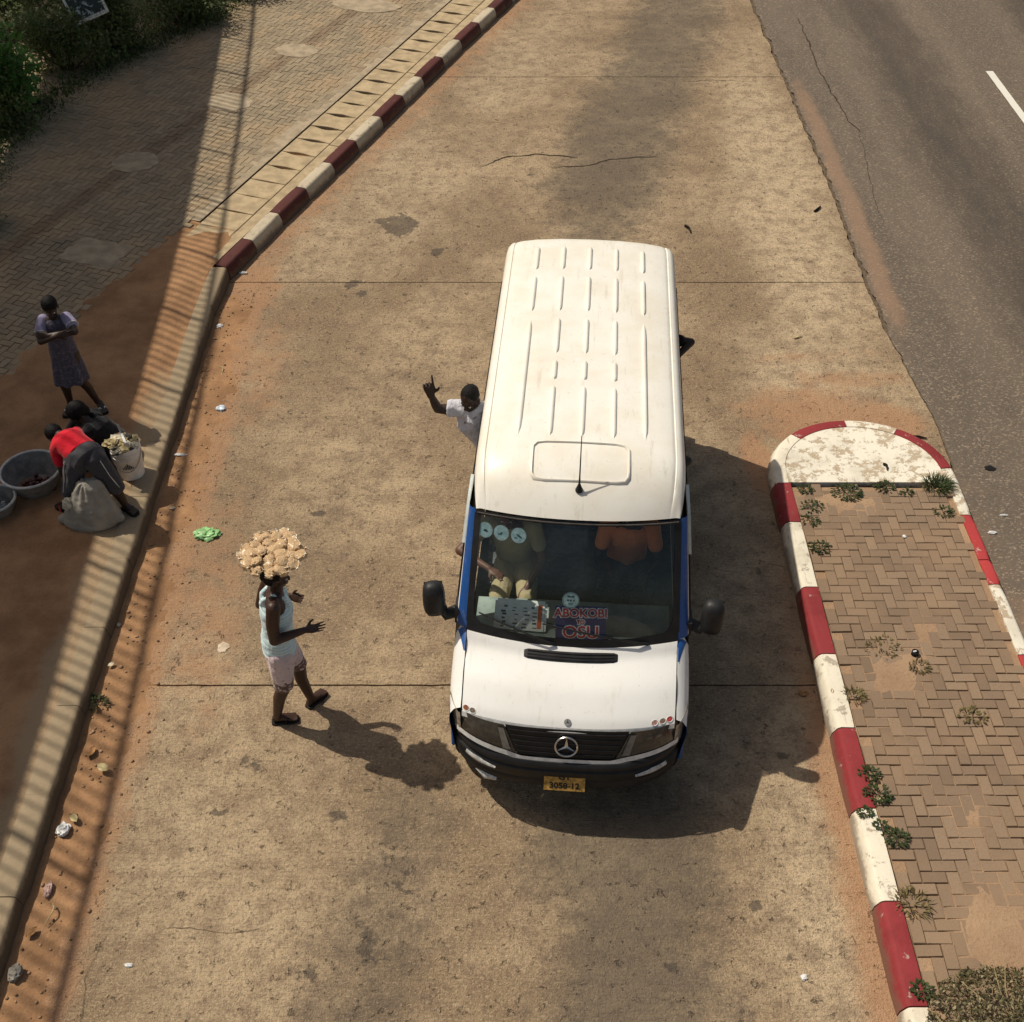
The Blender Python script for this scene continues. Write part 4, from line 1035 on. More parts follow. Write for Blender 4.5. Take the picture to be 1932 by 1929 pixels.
def wind_disc(u, v, r, name='windscreen_sticker', mat=None, half=False):
    c = wind(u, v)-nrm*.004; ex = (wind(u+.01, v)-wind(u-.01, v)).normalized(); ey = (wind(u, v+.01)-wind(u, v-.01)).normalized()
    mb = MB(); mb.add([c+ex*r*math.cos(t)+ey*r*math.sin(t) for t in np.linspace(0, 2*math.pi, 28, False)], [tuple(range(28))])
    o = mb.build(name, mat or m_teal, bus); return o, frame(c+nrm*.0015, ex, ey)
for u in (.055, .135, .22):
    st, F_ = wind_disc(u, .845, .062)
    for k in range(4):
        mb = MB(); mb.box((rr.uniform(-.02, .02), rr.uniform(-.025, .015), 0), (rr.uniform(.012, .03), .008, .0005)); mb.v = [tuple(F_ @ V(v)) for v in mb.v]; mb.build('sticker_print', m_tealink, st)
st, F_ = wind_disc(.487, .375, .068)
mb = MB(); mb.tube([F_ @ V((.062*math.cos(t), .062*math.sin(t), 0)) for t in np.linspace(0, 2*math.pi, 30)], .0018, 4)
for x, y, a, b in ((0, .030, .055, .010), (-.018, .036, .02, .008), (.018, .036, .02, .008), (-.022, 0, .016, .014), (.0, -.001, .016, .014), (.024, 0, .012, .014), (0, -.025, .04, .005), (0, -.036, .028, .004)): 
    n0 = len(mb.v); mb.box((x, y, 0), (a, b, .0006)); mb.v[n0:] = [tuple(F_ @ V(v)) for v in mb.v[n0:]]
mb.build('sticker_print', m_tealink, st)
# ------------------------------------------------------------------ people
def skin_mat(name, c):
    m, nt, b = new_mat(name, .48, .45); p = n_pos(nt)
    n_base(nt, b, n_mix(nt, n_noise(nt, p, 14, 4, .6), tuple(x*.75 for x in c), tuple(x*1.3 for x in c)))
    n_bump(nt, b, n_noise(nt, p, 120, 2), .15, .002); return m
def cloth_mat(name, c, c2=None, scale=30, thr=(.45, .6), stripe=None, bump=.4):
    m, nt, b = new_mat(name, .9, .1); p = n_pos(nt)
    b.inputs['Sheen Weight'].default_value = .15
    base = n_mix(nt, n_noise(nt, p, 7, 4, .6), tuple(x*.85 for x in c), tuple(min(1, x*1.12) for x in c))
    if c2: base = n_mix(nt, n_step(nt, n_noise(nt, p, scale, 3, .6, .6), *thr), base, c2)
    if stripe:
        s = nt.nodes.new('ShaderNodeVectorMath'); s.operation = 'DOT_PRODUCT'; nt.links.new(p, s.inputs[0]); s.inputs[1].default_value = stripe[0]
        w_ = n_math(nt, 'SINE', n_math(nt, 'ADD', s.outputs['Value'], n_math(nt, 'MULTIPLY', n_noise(nt, p, 6, 2), 3)))
        base = n_mix(nt, n_math(nt, 'MULTIPLY', n_step(nt, w_, .2, .7), .8), base, stripe[1])
    n_base(nt, b, base)
    n_bump(nt, b, n_math(nt, 'ADD', n_noise(nt, p, 16, 4, .6, 1.2), n_math(nt, 'MULTIPLY', n_noise(nt, p, 300, 2), .15)), bump, .02); return m
m_skin = skin_mat('dark_skin', (.046, .021, .013)); m_skin2 = skin_mat('deep_skin', (.036, .019, .013)); m_skin3 = skin_mat('brown_skin', (.115, .055, .034))
m_palm = skin_mat('palm_skin', (.16, .085, .055))
m_hair = simple('black_hair', (.008, .007, .007), .75, .2, .4, 60, .8, bscale=90)
m_eye = simple('eye_white', (.6, .56, .5), .3, .5, .05); m_iris = simple('eye_dark', (.01, .007, .005), .2, .5, .1)
def cap(mb, p0, r0, p1, r1, n=14):
    p0, p1 = V(p0), V(p1); d = p1-p0
    t = d.normalized() if d.length > 1e-6 else V((0, 0, 1)); a = t.orthogonal().normalized(); b = t.cross(a); rg = []
    for k in range(5):
        q = -math.pi/2+math.pi/2*k/4; rg.append((p0+t*math.sin(q)*r0, max(math.cos(q)*r0, 1e-4)))
    for k in range(5):
        q = math.pi/2*k/4; rg.append((p1+t*math.sin(q)*r1, max(math.cos(q)*r1, 1e-4)))
    mb.rings([[c+(a*math.cos(2*math.pi*i/n)+b*math.sin(2*math.pi*i/n))*r for i in range(n)] for c, r in rg], 0, True, True, True)
def limb(mb, pts, rs):
    for i in range(len(pts)-1): cap(mb, pts[i], rs[i], pts[i+1], rs[i+1])
def loft(mb, secs, n=24, e=2.0):
    """secs: (centre, half-axis a, half-axis b)"""
    rg = []
    for c, a, b in secs:
        r = []
        for i in range(n):
            t = 2*math.pi*i/n; co, si = math.cos(t), math.sin(t); k = (abs(co)**e+abs(si)**e)**(-1/e); r.append(V(c)+V(a)*co*k+V(b)*si*k)
        rg.append(r)
    mb.rings(rg, 0, True, True, True)
def basis(f, u):
    f = V(f).normalized(); u = V(u); u = (u-f*u.dot(f)).normalized(); l = u.cross(f)
    return f, u, l
def head(mb, c, f, u, s=1.0):
    f, u, l = basis(f, u); c = V(c); M = Matrix((l, f, u)).transposed()
    e = lambda o, r: mb.ell(c+(l*o[0]+f*o[1]+u*o[2])*s, [x*s for x in r], M, 16, 12)
    e((0, -.008, .025), (.074, .094, .088)); e((0, .022, -.038), (.058, .066, .070)); e((0, .050, -.088), (.030, .030, .026))
    e((0, .070, .008), (.050, .022, .012)); e((0, .092, -.028), (.013, .016, .024)); e((0, .098, -.040), (.019, .014, .010))
    e((0, .082, -.064), (.026, .014, .008)); e((0, .080, -.076), (.024, .014, .009))
    e((.035, .062, -.036), (.022, .02, .018)); e((-.035, .062, -.036), (.022, .02, .018))
    for k in (-1, 1): e((k*.076, -.012, -.018), (.011, .022, .032))
def eyes(c, f, u, parent, s=1.0):
    f, u, l = basis(f, u); c = V(c); M = Matrix((l, f, u)).transposed()
    for k in (-1, 1):
        mb = MB(); mb.ell(c+(l*k*.032+f*.076-u*.010)*s, (.014*s, .012*s, .008*s), M, 10, 8); e = mb.build('eye', m_eye, parent, smooth=180)
        mb = MB(); mb.ell(c+(l*k*.032+f*.084-u*.010)*s, (.0065*s, .006*s, .0065*s), M, 8, 6); mb.build('pupil', m_iris, e, smooth=180)
def hair(c, f, u, parent, s=1.0, h=.010, back=0.0, bun=None, mat=None):
    f, u, l = basis(f, u); c = V(c); M = Matrix((l, f, u)).transposed(); mb = MB()
    mb.ell(c+(-f*(.016+back)+u*.036)*s, [(.074+h)*s, (.088+h)*s, (.080+h)*s], M, 18, 14)
    mb.ell(c+(-f*.05-u*.02)*s, [.064*s, (.048+h)*s, .07*s], M, 14, 10)
    if bun: mb.ell(c+(f*bun[0]+u*bun[1])*s, [bun[2]*s]*3, M, 14, 10)
    return blob('hair', mb, mat or m_hair, parent, .007, 2, lambda p: .004*nz(p[0]*90, p[1]*90, p[2]*90))
def hand(mb, wv, d, n, side, curl=(.4, .5, .6, .7), thumb=.5, s=1.0, spread=.06):
    """wv wrist, d finger direction, n palm normal, side +1/-1 puts the thumb at side*(d x n)"""
    wv, d = V(wv), V(d).normalized(); n = V(n); n = (n-d*n.dot(d)).normalized(); l = d.cross(n)*side
    loft(mb, [(wv-d*.012*s, l*.026*s, n*.020*s), (wv+d*.02*s, l*.032*s, n*.018*s), (wv+d*.06*s, l*.042*s, n*.015*s), (wv+d*.092*s, l*.040*s, n*.012*s)], 16, 2.6)
    for i, (o, Lf, r) in enumerate(((.030, .078, .0090), (.010, .086, .0092), (-.011, .080, .0088), (-.031, .063, .0078))):
        p = wv+(d*.088+l*o)*s; a = curl[i]; g = spread*(1.5-i); q = d*math.cos(g)+l*math.sin(g)
        for k, (fr_, ca) in enumerate(((.45, .35), (.30, .40), (.25, .35))):
            ang = a*(.35 if k == 0 else .75 if k == 1 else 1.05); dr = q*math.cos(ang)+n*math.sin(ang)
            p2 = p+dr*Lf*fr_*s; cap(mb, p, r*(1-.08*k)*s, p2, r*(.92-.10*k)*s, 10); p = p2
    p = wv+(d*.028+l*.026)*s; t = (d*.55+l*.75+n*thumb*.8).normalized(); p2 = p+t*.042*s; cap(mb, p, .0125*s, p2, .0105*s, 10)
    t2 = (d*.85+l*.35+n*thumb).normalized(); cap(mb, p2, .0105*s, p2+t2*.034*s, .0085*s, 10)
def foot(mb, ank, heel, toe, s=1.0, z=.028):
    heel, toe = V(heel), V(toe); d = (toe-heel).normalized(); l = V((-d.y, d.x, 0)); L_ = (toe-heel).length
    up_ = V((0, 0, 1))
    loft(mb, [(heel+up_*(z+.032)-d*.0, l*.022, up_*.022), (heel+d*.03+up_*(z+.038), l*.031, up_*.036), (heel+d*L_*.4+up_*(z+.036), l*.034, up_*.034), (heel+d*L_*.72+up_*(z+.020), l*.046, up_*.020), (heel+d*L_*.88+up_*(z+.014), l*.042, up_*.014)], 16, 2.3)
    cap(mb, V(ank), .036*s, heel+d*.055+up_*(z+.045), .034*s)
    for i in range(5):
        o = (-.036+.018*i); k = 1-.10*abs(i-1 if l.y > 0 else 3-i)
        a = heel+d*L_*.80+l*o+up_*(z+.016); cap(mb, a, .012, a+d*L_*.17*k, .0095, 8)
def sandal(heel, toe, parent, mat, strapmat, z0=0.0, wd_=.048):
    heel, toe = V((heel[0], heel[1], 0)), V((toe[0], toe[1], 0)); d = (toe-heel).normalized(); l = V((-d.y, d.x, 0)); L_ = (toe-heel).length; o = []
    for t, k in ((-.05, .55), (.05, .85), (.35, .80), (.7, 1.08), (.92, .95), (1.04, .5)): o.append((t, k))
    pts = [heel+d*L_*t-l*wd_*k for t, k in o]+[heel+d*L_*t+l*wd_*k for t, k in reversed(o)]
    mb = MB(); mb.slab([(p.x, p.y) for p in pts], z0+.004, z0+.024, inset=.003); sd_ = mb.build('sandal', mat, parent)
    mb = MB(); a = heel+d*L_*.80+V((0, 0, z0+.035))
    for k in (-1, 1): mb.tube([a+V((0, 0, .012)), heel+d*L_*.62+l*k*.030+V((0, 0, z0+.070)), heel+d*L_*.48+l*k*.047+V((0, 0, z0+.026))], .007, 7)
    mb.build('sandal_strap', strapmat, sd_, smooth=60)
m_sole = simple('sandal_rubber', (.025, .02, .018), .8, .2, .3, 20)

# --- vendor walking with a tray of snacks on her head
f_, l_ = V((.955, .30, 0)), V((-.30, .955, 0))
vend = empty('person', (-1.95, 6.55, 0)); off = V((1.95, -6.55, 0))
def rel(o, root):
    o.matrix_parent_inverse = Matrix.Translation(-root.location) if root.rotation_euler.z == 0 else root.matrix_world.inverted(); return o
class Rooted:
    """children get world coordinates; the empty sits at the thing's base"""
    pass
def settle(root):
    """move mesh data of direct children and grandchildren into the root's frame"""
    M = Matrix.Translation(-root.location)
    seen = set()
    def walk(o):
        for c in o.children:
            if c.data is not None and c.data.name not in seen: c.data.transform(M); seen.add(c.data.name)
            walk(c)
    walk(root)
P_, C_h, N_, H_ = V((-1.965, 6.57, .93)), V((-1.93, 6.575, 1.435)), V((-1.905, 6.58, 1.605)), V((-1.885, 6.59, 1.735))
rs, re, rw = V((-1.905, 6.405, 1.555)), V((-1.935, 6.36, 1.215)), V((-1.690, 6.42, 1.275))
ls, le, lw = V((-1.985, 6.745, 1.555)), V((-2.115, 6.76, 1.215)), V((-1.875, 6.83, 1.245))
rh, rk, ra = V((-1.945, 6.48, .90)), V((-1.965, 6.455, .50)), V((-2.075, 6.455, .105))
lh, lk, la = V((-1.975, 6.66, .90)), V((-1.865, 6.68, .50)), V((-1.805, 6.655, .105))
rheel, rtoe, lheel, ltoe = V((-2.125, 6.455, 0)), V((-1.905, 6.495, 0)), V((-1.835, 6.62, 0)), V((-1.70, 6.795, 0))
mb = MB()
loft(mb, [(P_-V((0, 0, .06)), f_*.10, l_*.155), (P_+V((0, 0, .06)), f_*.115, l_*.160), (P_.lerp(C_h, .40), f_*.092, l_*.128), (C_h-V((0, 0, .02)), f_*.105, l_*.145), (C_h+V((0, 0, .10)), f_*.080, l_*.150), (N_-V((0, 0, .01)), f_*.05, l_*.07)])
cap(mb, N_-V((0, 0, .05)), .056, H_-V((0, 0, .03)), .050)
head(mb, H_, f_*1.0+V((0, -.1, -.12)), (0, 0, 1), 1.02)
limb(mb, [rs, rs.lerp(re, .5)-f_*.01, re, re.lerp(rw, .35), rw], [.060, .056, .045, .042, .028]); limb(mb, [C_h+V((.0, -.06, .10)), rs], [.06, .056])
limb(mb, [ls, ls.lerp(le, .5)-f_*.01, le, le.lerp(lw, .35), lw], [.054, .049, .040, .038, .026]); limb(mb, [C_h+V((-.02, .06, .10)), ls], [.06, .056])
limb(mb, [rh, rk, rk.lerp(ra, .35)-f_*.018, ra], [.095, .062, .056, .037]); limb(mb, [lh, lk, lk.lerp(la, .35)-f_*.018, la], [.095, .062, .056, .037])
foot(mb, ra, rheel, rtoe); foot(mb, la, lheel, ltoe)
hand(mb, rw, (.93, .22, .02), (-.10, -.25, 1), -1, (.15, .12, .18, .3), .35, 1.0, .10)
hand(mb, lw, (.93, -.25, -.05), (.0, -.7, .7), -1, (1.25, 1.4, 1.5, 1.5), .9)
blob('body', mb, m_skin, vend, .0055, 3)
hair(H_, f_+V((0, -.1, -.12)), (0, 0, 1), vend, 1.02, .008, .01, (-.085, .0, .045)); eyes(H_, f_+V((0, -.1, -.12)), (0, 0, 1), vend, 1.02)
mb = MB()
loft(mb, [(P_+V((0, 0, -.02)), f_*.145, l_*.190), (P_+V((0, 0, .10)), f_*.138, l_*.172), (P_.lerp(C_h, .42), f_*.125, l_*.155), (C_h-V((0, 0, .06)), f_*.138, l_*.160), (C_h+V((0, 0, .0)), f_*.116, l_*.138), (C_h+V((0, 0, .06)), f_*.098, l_*.105), (C_h+V((0, 0, .09)), f_*.088, l_*.08)])
for k in (-1, 1):
    a = C_h+l_*k*.072
    limb(mb, [a+f_*.10+V((0, 0, .02)), a+f_*.072+V((0, 0, .10)), a-f_*.005+V((0, 0, .150)), a*.6+C_h*.4-f_*.085+V((0, 0, .10)), C_h-f_*.100+V((0, 0, .02))], [.022, .019, .018, .020, .030])
m_tank = cloth_mat('pale_blue_cotton', (.50, .68, .72), stripe=((12, 3, 190), (.74, .82, .83)), bump=.3)
blob('tank_top', mb, m_tank, vend, .0065, 3, lambda p: .006*nz(p[0]*14, p[1]*14, p[2]*26)+.004*math.sin(p[2]*70+p[0]*30+3*nz(p[0]*6, p[1]*6, p[2]*6))*sstep(1.25, .98, p[2]))
mb = MB()
loft(mb, [(P_+V((0, 0, .05)), f_*.122, l_*.165), (P_-V((0, 0, .05)), f_*.142, l_*.180), (P_-V((0, 0, .14)), f_*.135, l_*.180)])
limb(mb, [rh, rh.lerp(rk, .62)], [.115, .098]); limb(mb, [lh, lh.lerp(lk, .62)], [.115, .098])
m_short = cloth_mat('pink_white_print', (.66, .54, .54), (.42, .32, .38), 24, (.56, .66), bump=.35)
blob('shorts', mb, m_short, vend, .007, 3, lambda p: .006*nz(p[0]*16, p[1]*16, p[2]*16))
mb = MB(); loft(mb, [(rh.lerp(rk, .55), V((.092, 0, 0)), V((0, .092, 0))), (rh.lerp(rk, .97), V((.088, 0, 0)), V((0, .085, 0)))]); loft(mb, [(lh.lerp(lk, .55), V((.090, 0, 0)), V((0, .090, 0))), (lh.lerp(lk, .92), V((.086, 0, 0)), V((0, .083, 0)))])
m_flor = cloth_mat('brown_floral_print', (.16, .10, .085), (.60, .50, .46), 34, (.54, .60), bump=.3)
blob('legging_hem', mb, m_flor, vend, .007, 2, lambda p: .004*nz(p[0]*22, p[1]*22, p[2]*22))
sandal(rheel, rtoe, vend, m_sole, m_sole); sandal(lheel, ltoe, vend, m_sole, m_sole)
settle(vend); tag(vend, 'person in pale blue tank top and pink shorts walking with a tray on the head', 'person')
TR = V((-1.882, 6.62, 1.872)); tray = empty('tray', TR)
mb = MB(); mb.lathe([(.0, 0), (.115, .0), (.165, .04), (.205, .085), (.21, .085), (.21, .078), (.17, .032), (.12, -.012), (.0, -.014)], (0, 0, 0), 40); mb.build('dish', simple('enamel', (.60, .58, .50), .35, .5, .15, 12), tray, smooth=40)
mb = MB(); mb.tube([V((.21*math.cos(t), .21*math.sin(t), .083)) for t in np.linspace(0, 2*math.pi, 41)], .006, 6); mb.build('rim', m_blk, tray, smooth=60)
tag(tray, 'round enamel tray balanced on the walking vendor\'s head', 'tray')
def snack_mat():
    m, nt, b = new_mat('bagged_chips', .45, .4); p = n_pos(nt, True)
    f = n_noise(nt, p, 38, 4, .7, .8)
    c = n_mix(nt, n_step(nt, f, .40, .62), (.52, .27, .10), (1.0, .78, .48))
    c = n_mix(nt, n_step(nt, n_noise(nt, p, 16, 4, .7), .58, .68), c, (.92, .84, .70)); n_base(nt, b, c)  # pale patches paint the glare of the film into the colour
    b.inputs['Coat Weight'].default_value = .25; b.inputs['Coat Roughness'].default_value = .25
    n_bump(nt, b, n_noise(nt, p, 22, 4, .7, 1.0), .7, .02); return m
m_snack = snack_mat()
def bag_mesh(seed):
    mb = MB(); n = 20; rg = []
    for j in range(13):
        t = j/12; a = math.pi*t; r = .5*math.sin(a)**.6 if 0 < j < 12 else .02
        if t > .8: r = lerp(r, .16+.22*(t-.8)/.2, (t-.8)/.2)
        ring = []
        for i in range(n):
            q = 2*math.pi*i/n; k = r*(1+.30*nz(math.cos(q)*1.6+seed, math.sin(q)*1.6, t*4)+.28*nz(math.cos(q)*4, math.sin(q)*4+seed, t*9))
            ring.append((k*math.cos(q)*1.1, (t-.5)*1.25+.05*nz(q, t*3, seed), k*math.sin(q)*.62))
        rg.append(ring)
    mb.rings(rg, 0, True, True, True); return mb.mesh('snack_bag', m_snack, 28)
bags = [bag_mesh(k*7.3) for k in range(8)]
m_film = simple('clear_film', (.95, .86, .72), .45, .4, .12, 30, .4)
def knot_mesh(seed):
    mb = MB(); n = 9
    for j in range(4):
        for i in range(n):
            q = math.pi*(i/(n-1)-.5)*1.1; r = .06+.11*j; mb.v.append((r*math.sin(q)*(1+.2*nz(i*1.3, j, seed)), .48+r*math.cos(q)*.6, .09*math.sin(i*2.3+seed)*j/3+.06*j))
    for j in range(3):
        for i in range(n-1): mb.f.append((j*n+i, j*n+i+1, (j+1)*n+i+1, (j+1)*n+i)); mb.m.append(0)
    return mb.mesh('bag_knot', m_film, 40, False)
knots = [knot_mesh(k*1.7) for k in range(4)]
k = 0
for ring_r, nn_, zz, inc in ((.208, 13, .090, .15), (.13, 8, .075, .2), (.05, 3, .07, .1), (.165, 10, .112, .25), (.09, 5, .115, .15), (.01, 1, .118, 0)):
    for i in range(nn_):
        t = 2*math.pi*i/nn_+ring_r*9+rnd.uniform(-.15, .15); s = rnd.uniform(.076, .100)
        o = put('snack_bag', bags[k % 6], None, TR+V((ring_r*math.cos(t), ring_r*math.sin(t), zz+rnd.uniform(-.008, .012))), (rnd.uniform(-.3, .3)+inc*math.sin(t), rnd.uniform(-.4, .4)-inc*math.cos(t), t-math.pi/2+rnd.uniform(-.7, .7)), (s*rnd.uniform(.85, 1.25), s*rnd.uniform(.85, 1.2), s*rnd.uniform(.75, 1.1))); put('bag_knot', knots[k % 4], o)
        tag(o, 'clear knotted bag of orange-brown snacks heaped on the vendor\'s tray', 'snack bag', 'bagged snacks on the tray'); k += 1

# --- fare collector leaning out of the minibus
mate = empty('person', (-.25, 8.5, 1.2))
H_, C_h, N_ = V((-.375, 8.46, 2.075)), V((-.345, 8.50, 1.80)), V((-.37, 8.49, 1.965)); W_ = V((-.12, 8.52, 1.45))
fd, ud = V((-.38, -.72, -.42)), V((-.05, -.35, .93))
sh, el, wr = V((-.475, 8.50, 1.93)), V((-.665, 8.47, 1.945)), V((-.715, 8.44, 2.115))
s2h, e2 = V((-.20, 8.50, 1.93)), V((-.10, 8.42, 1.68))
mb = MB()
ax = (C_h-W_).normalized(); fr_ = V((-.25, -.95, -.1)).normalized(); lr = ax.cross(fr_).normalized()
loft(mb, [(W_, fr_*.10, lr*.14), (W_.lerp(C_h, .5), fr_*.105, lr*.15), (C_h, fr_*.115, lr*.17), (C_h.lerp(N_, .7), fr_*.085, lr*.15), (N_, fr_*.055, lr*.075)])
cap(mb, N_-V((0, 0, .06)), .060, H_-V((0, 0, .03)), .055); head(mb, H_, fd, ud, 1.06)
limb(mb, [C_h+V((-.06, 0, .10)), sh, sh.lerp(el, .5)-V((0, 0, .012)), el, el.lerp(wr, .35), wr], [.065, .060, .052, .042, .042, .028])
limb(mb, [C_h+V((.06, 0, .10)), s2h, e2], [.065, .060, .045])
hand(mb, wr, (-.14, -.02, 1), (.10, -1, 0), 1, (.0, 1.5, 1.6, 1.65), .5, 1.28)
blob('body', mb, m_skin2, mate, .0055, 3); hair(H_, fd, ud, mate, 1.06, .003); eyes(H_, fd, ud, mate, 1.06)
mb = MB()
loft(mb, [(W_-V((0, 0, .05)), fr_*.125, lr*.165), (W_.lerp(C_h, .5), fr_*.125, lr*.17), (C_h, fr_*.135, lr*.185), (C_h.lerp(N_, .65), fr_*.105, lr*.165), (C_h.lerp(N_, .9), fr_*.075, lr*.10)])
loft(mb, [(C_h+V((-.03, 0, .09)), V((0, .09, 0)), V((0, 0, .085))), (sh+V((0, 0, .0)), V((0, .082, 0)), V((0, 0, .078))), (sh.lerp(el, .55), V((.0, .076, 0)), V((0, 0, .085)))]); limb(mb, [C_h+V((.03, 0, .09)), s2h, s2h.lerp(e2, .5)], [.085, .076, .066])
m_tee = cloth_mat('white_tee', (.66, .66, .72), (.20, .20, .26), 9, (.60, .70), bump=.6)
blob('tee_shirt', mb, m_tee, mate, .007, 3, lambda p: .010*nz(p[0]*13, p[1]*13, p[2]*18)+.005*nz(p[0]*32, p[1]*32, p[2]*32))
mb = MB(); q = wr+V((-.014, -.02, .115)); mb.tube([q+V((.011*math.cos(t), .011*math.sin(t), 0)) for t in np.linspace(0, 6.3, 12)], .0022, 5); mb.build('ring', m_chrome, mate)
settle(mate); mate.location += V((0, -.08, .08)); tag(mate, 'person in white tee leaning out of the minibus window with one finger raised', 'person')

# --- standing girl with folded arms, in the shade
girl = empty('person', (-4.9, 10.72, .2))
P_, C_h, N_, H_ = V((-4.925, 10.73, 1.02)), V((-4.905, 10.71, 1.37)), V((-4.905, 10.70, 1.495)), V((-4.893, 10.665, 1.625))
f_, l_ = V((.18, -.98, 0)), V((.98, .18, 0))
rs, re, rw = V((-5.055, 10.69, 1.435)), V((-5.04, 10.52, 1.285)), V((-4.83, 10.48, 1.385))
ls, le, lw = V((-4.755, 10.73, 1.44)), V((-4.66, 10.56, 1.385)), V((-4.93, 10.50, 1.375))
rh, rk, ra = V((-5.0, 10.73, .98)), V((-5.025, 10.70, .60)), V((-5.035, 10.74, .29)); lh, lk, la = V((-4.85, 10.74, .98)), V((-4.82, 10.73, .60)), V((-4.735, 10.77, .29))
mb = MB()
loft(mb, [(P_-V((0, 0, .08)), f_*.10, l_*.14), (P_, f_*.10, l_*.14), (P_.lerp(C_h, .45), f_*.085, l_*.115), (C_h, f_*.095, l_*.135), (C_h+V((0, 0, .07)), f_*.075, l_*.14), (N_, f_*.045, l_*.06)])
cap(mb, N_-V((0, 0, .05)), .050, H_-V((0, 0, .03)), .046); hf = V((.22, -.9, -.38)); head(mb, H_, hf, (0, -.2, 1), 1.0)
limb(mb, [rs, re, re.lerp(rw, .4), rw], [.046, .038, .036, .024]); limb(mb, [ls, le, le.lerp(lw, .4), lw], [.046, .038, .036, .024])
limb(mb, [rh, rk, rk.lerp(ra, .35)+V((0, .02, 0)), ra], [.085, .054, .050, .034]); limb(mb, [lh, lk, lk.lerp(la, .35)+V((0, .02, 0)), la], [.085, .054, .050, .034])
gr_, gt_, gl_, glt = V((-5.04, 10.79, .2)), V((-5.06, 10.56, .2)), V((-4.735, 10.82, .2)), V((-4.625, 10.62, .2))
foot(mb, ra, gr_, gt_, 1, .025); foot(mb, la, gl_, glt, 1, .025)
hand(mb, rw, (.9, -.1, .3), (.1, .9, -.2), -1, (.5, .6, .6, .7), .4, .95); hand(mb, lw, (-.95, .05, .05), (0, .9, -.2), 1, (.5, .6, .6, .7), .4, .95)
blob('body', mb, m_skin2, girl, .006, 3); hair(H_, hf, (0, -.2, 1), girl, 1.0, .010); eyes(H_, hf, (0, -.2, 1), girl)
mb = MB()
loft(mb, [(V((-4.935, 10.72, .635)), f_*.15, l_*.195), (P_-V((.005, 0, .20)), f_*.135, l_*.175), (P_, f_*.118, l_*.150), (P_.lerp(C_h, .5), f_*.105, l_*.135), (C_h, f_*.112, l_*.150), (C_h+V((0, 0, .06)), f_*.092, l_*.150), (N_-V((0, 0, .025)), f_*.06, l_*.08)])
m_dress = cloth_mat('lavender_print', (.085, .078, .105), (.15, .13, .16), 40, (.5, .62), bump=.5)
blob('dress', mb, m_dress, girl, .007, 3, lambda p: .012*sstep(1.1, .7, p[2])*math.sin(math.atan2(p[1]-10.72, p[0]+4.93)*7)+.005*nz(p[0]*15, p[1]*15, p[2]*9))
m_lilac = cloth_mat('lilac_cotton', (.31, .28, .42), bump=.5)
for a, b, o_, k in ((rs, re, .03, .50), (ls, le, -.03, .45)):
    mb = MB(); limb(mb, [a+V((o_, 0, .01)), a.lerp(b, k)], [.064, .062]); blob('sleeve', mb, m_lilac, girl, .006, 2, lambda p: .005*nz(p[0]*20, p[1]*20, p[2]*20))
mb = MB()
for a, b, k in ((rs, re, .56), (ls, le, .51)):
    c, d = a.lerp(b, k), (b-a).normalized(); u_ = d.orthogonal().normalized(); w_ = d.cross(u_); mb.tube([c+(u_*math.cos(t)+w_*math.sin(t))*.062 for t in np.linspace(0, 2*math.pi, 18)], .007, 6)
mb.build('sleeve_trim', cloth_mat('white_trim', (.6, .58, .6)), girl, smooth=60)
m_wstrap = simple('white_strap', (.72, .70, .66), .6)
sandal(gr_, gt_, girl, m_sole, m_wstrap, .2); sandal(gl_, glt, girl, m_sole, m_wstrap, .2)
settle(girl); tag(girl, 'person in lavender print dress standing with folded arms on the shaded pavement', 'person')

# --- red shirt, bending over the basin
red = empty('person', (-4.3, 9.05, .2))
P_, C_h, H_ = V((-4.275, 9.08, .895)), V((-4.475, 9.24, .965)), V((-4.645, 9.36, .93)); N_ = V((-4.575, 9.31, .975))
ax = (C_h-P_).normalized(); f_ = V((-.25, .1, -1)); f_ = (f_-ax*f_.dot(ax)).normalized(); l_ = ax.cross(f_).normalized()
r1, e1, w1 = V((-4.59, 9.17, .90)), V((-4.565, 9.10, .66)), V((-4.47, 9.13, .47)); r2, e2, w2 = V((-4.44, 9.40, .93)), V((-4.56, 9.50, .70)), V((-4.66, 9.45, .52))
h1, k1, a1 = V((-4.365, 9.04, .86)), V((-4.475, 8.97, .54)), V((-4.585, 9.0, .29)); h2, k2, a2 = V((-4.185, 9.06, .87)), V((-4.055, 9.04, .56)), V((-4.01, 9.04, .29))
mb = MB()
loft(mb, [(P_-ax*.06, f_*.11, l_*.15), (P_, f_*.115, l_*.16), (P_.lerp(C_h, .5), f_*.10, l_*.14), (C_h, f_*.11, l_*.155), (C_h.lerp(N_, .6), f_*.085, l_*.15), (N_, f_*.055, l_*.07)])
cap(mb, N_, .055, H_, .052); hd = V((-.55, .35, -.75)); hu = V((-.75, .5, .6)); head(mb, H_, hd, hu, 1.0)
limb(mb, [r1, e1, e1.lerp(w1, .4), w1], [.052, .040, .039, .027]); limb(mb, [r2, e2, e2.lerp(w2, .4), w2], [.052, .040, .039, .027])
limb(mb, [h1, k1, k1.lerp(a1, .35)+V((.02, 0, 0)), a1], [.10, .062, .058, .037]); limb(mb, [h2, k2, k2.lerp(a2, .35)-V((.01, 0, 0)), a2], [.10, .062, .058, .037])
q1, t1, q2, t2 = V((-4.555, 8.96, .2)), V((-4.735, 9.09, .2)), V((-4.045, 9.07, .2)), V((-3.875, 8.95, .2))
foot(mb, a1, q1, t1, 1, .025); foot(mb, a2, q2, t2, 1, .025)
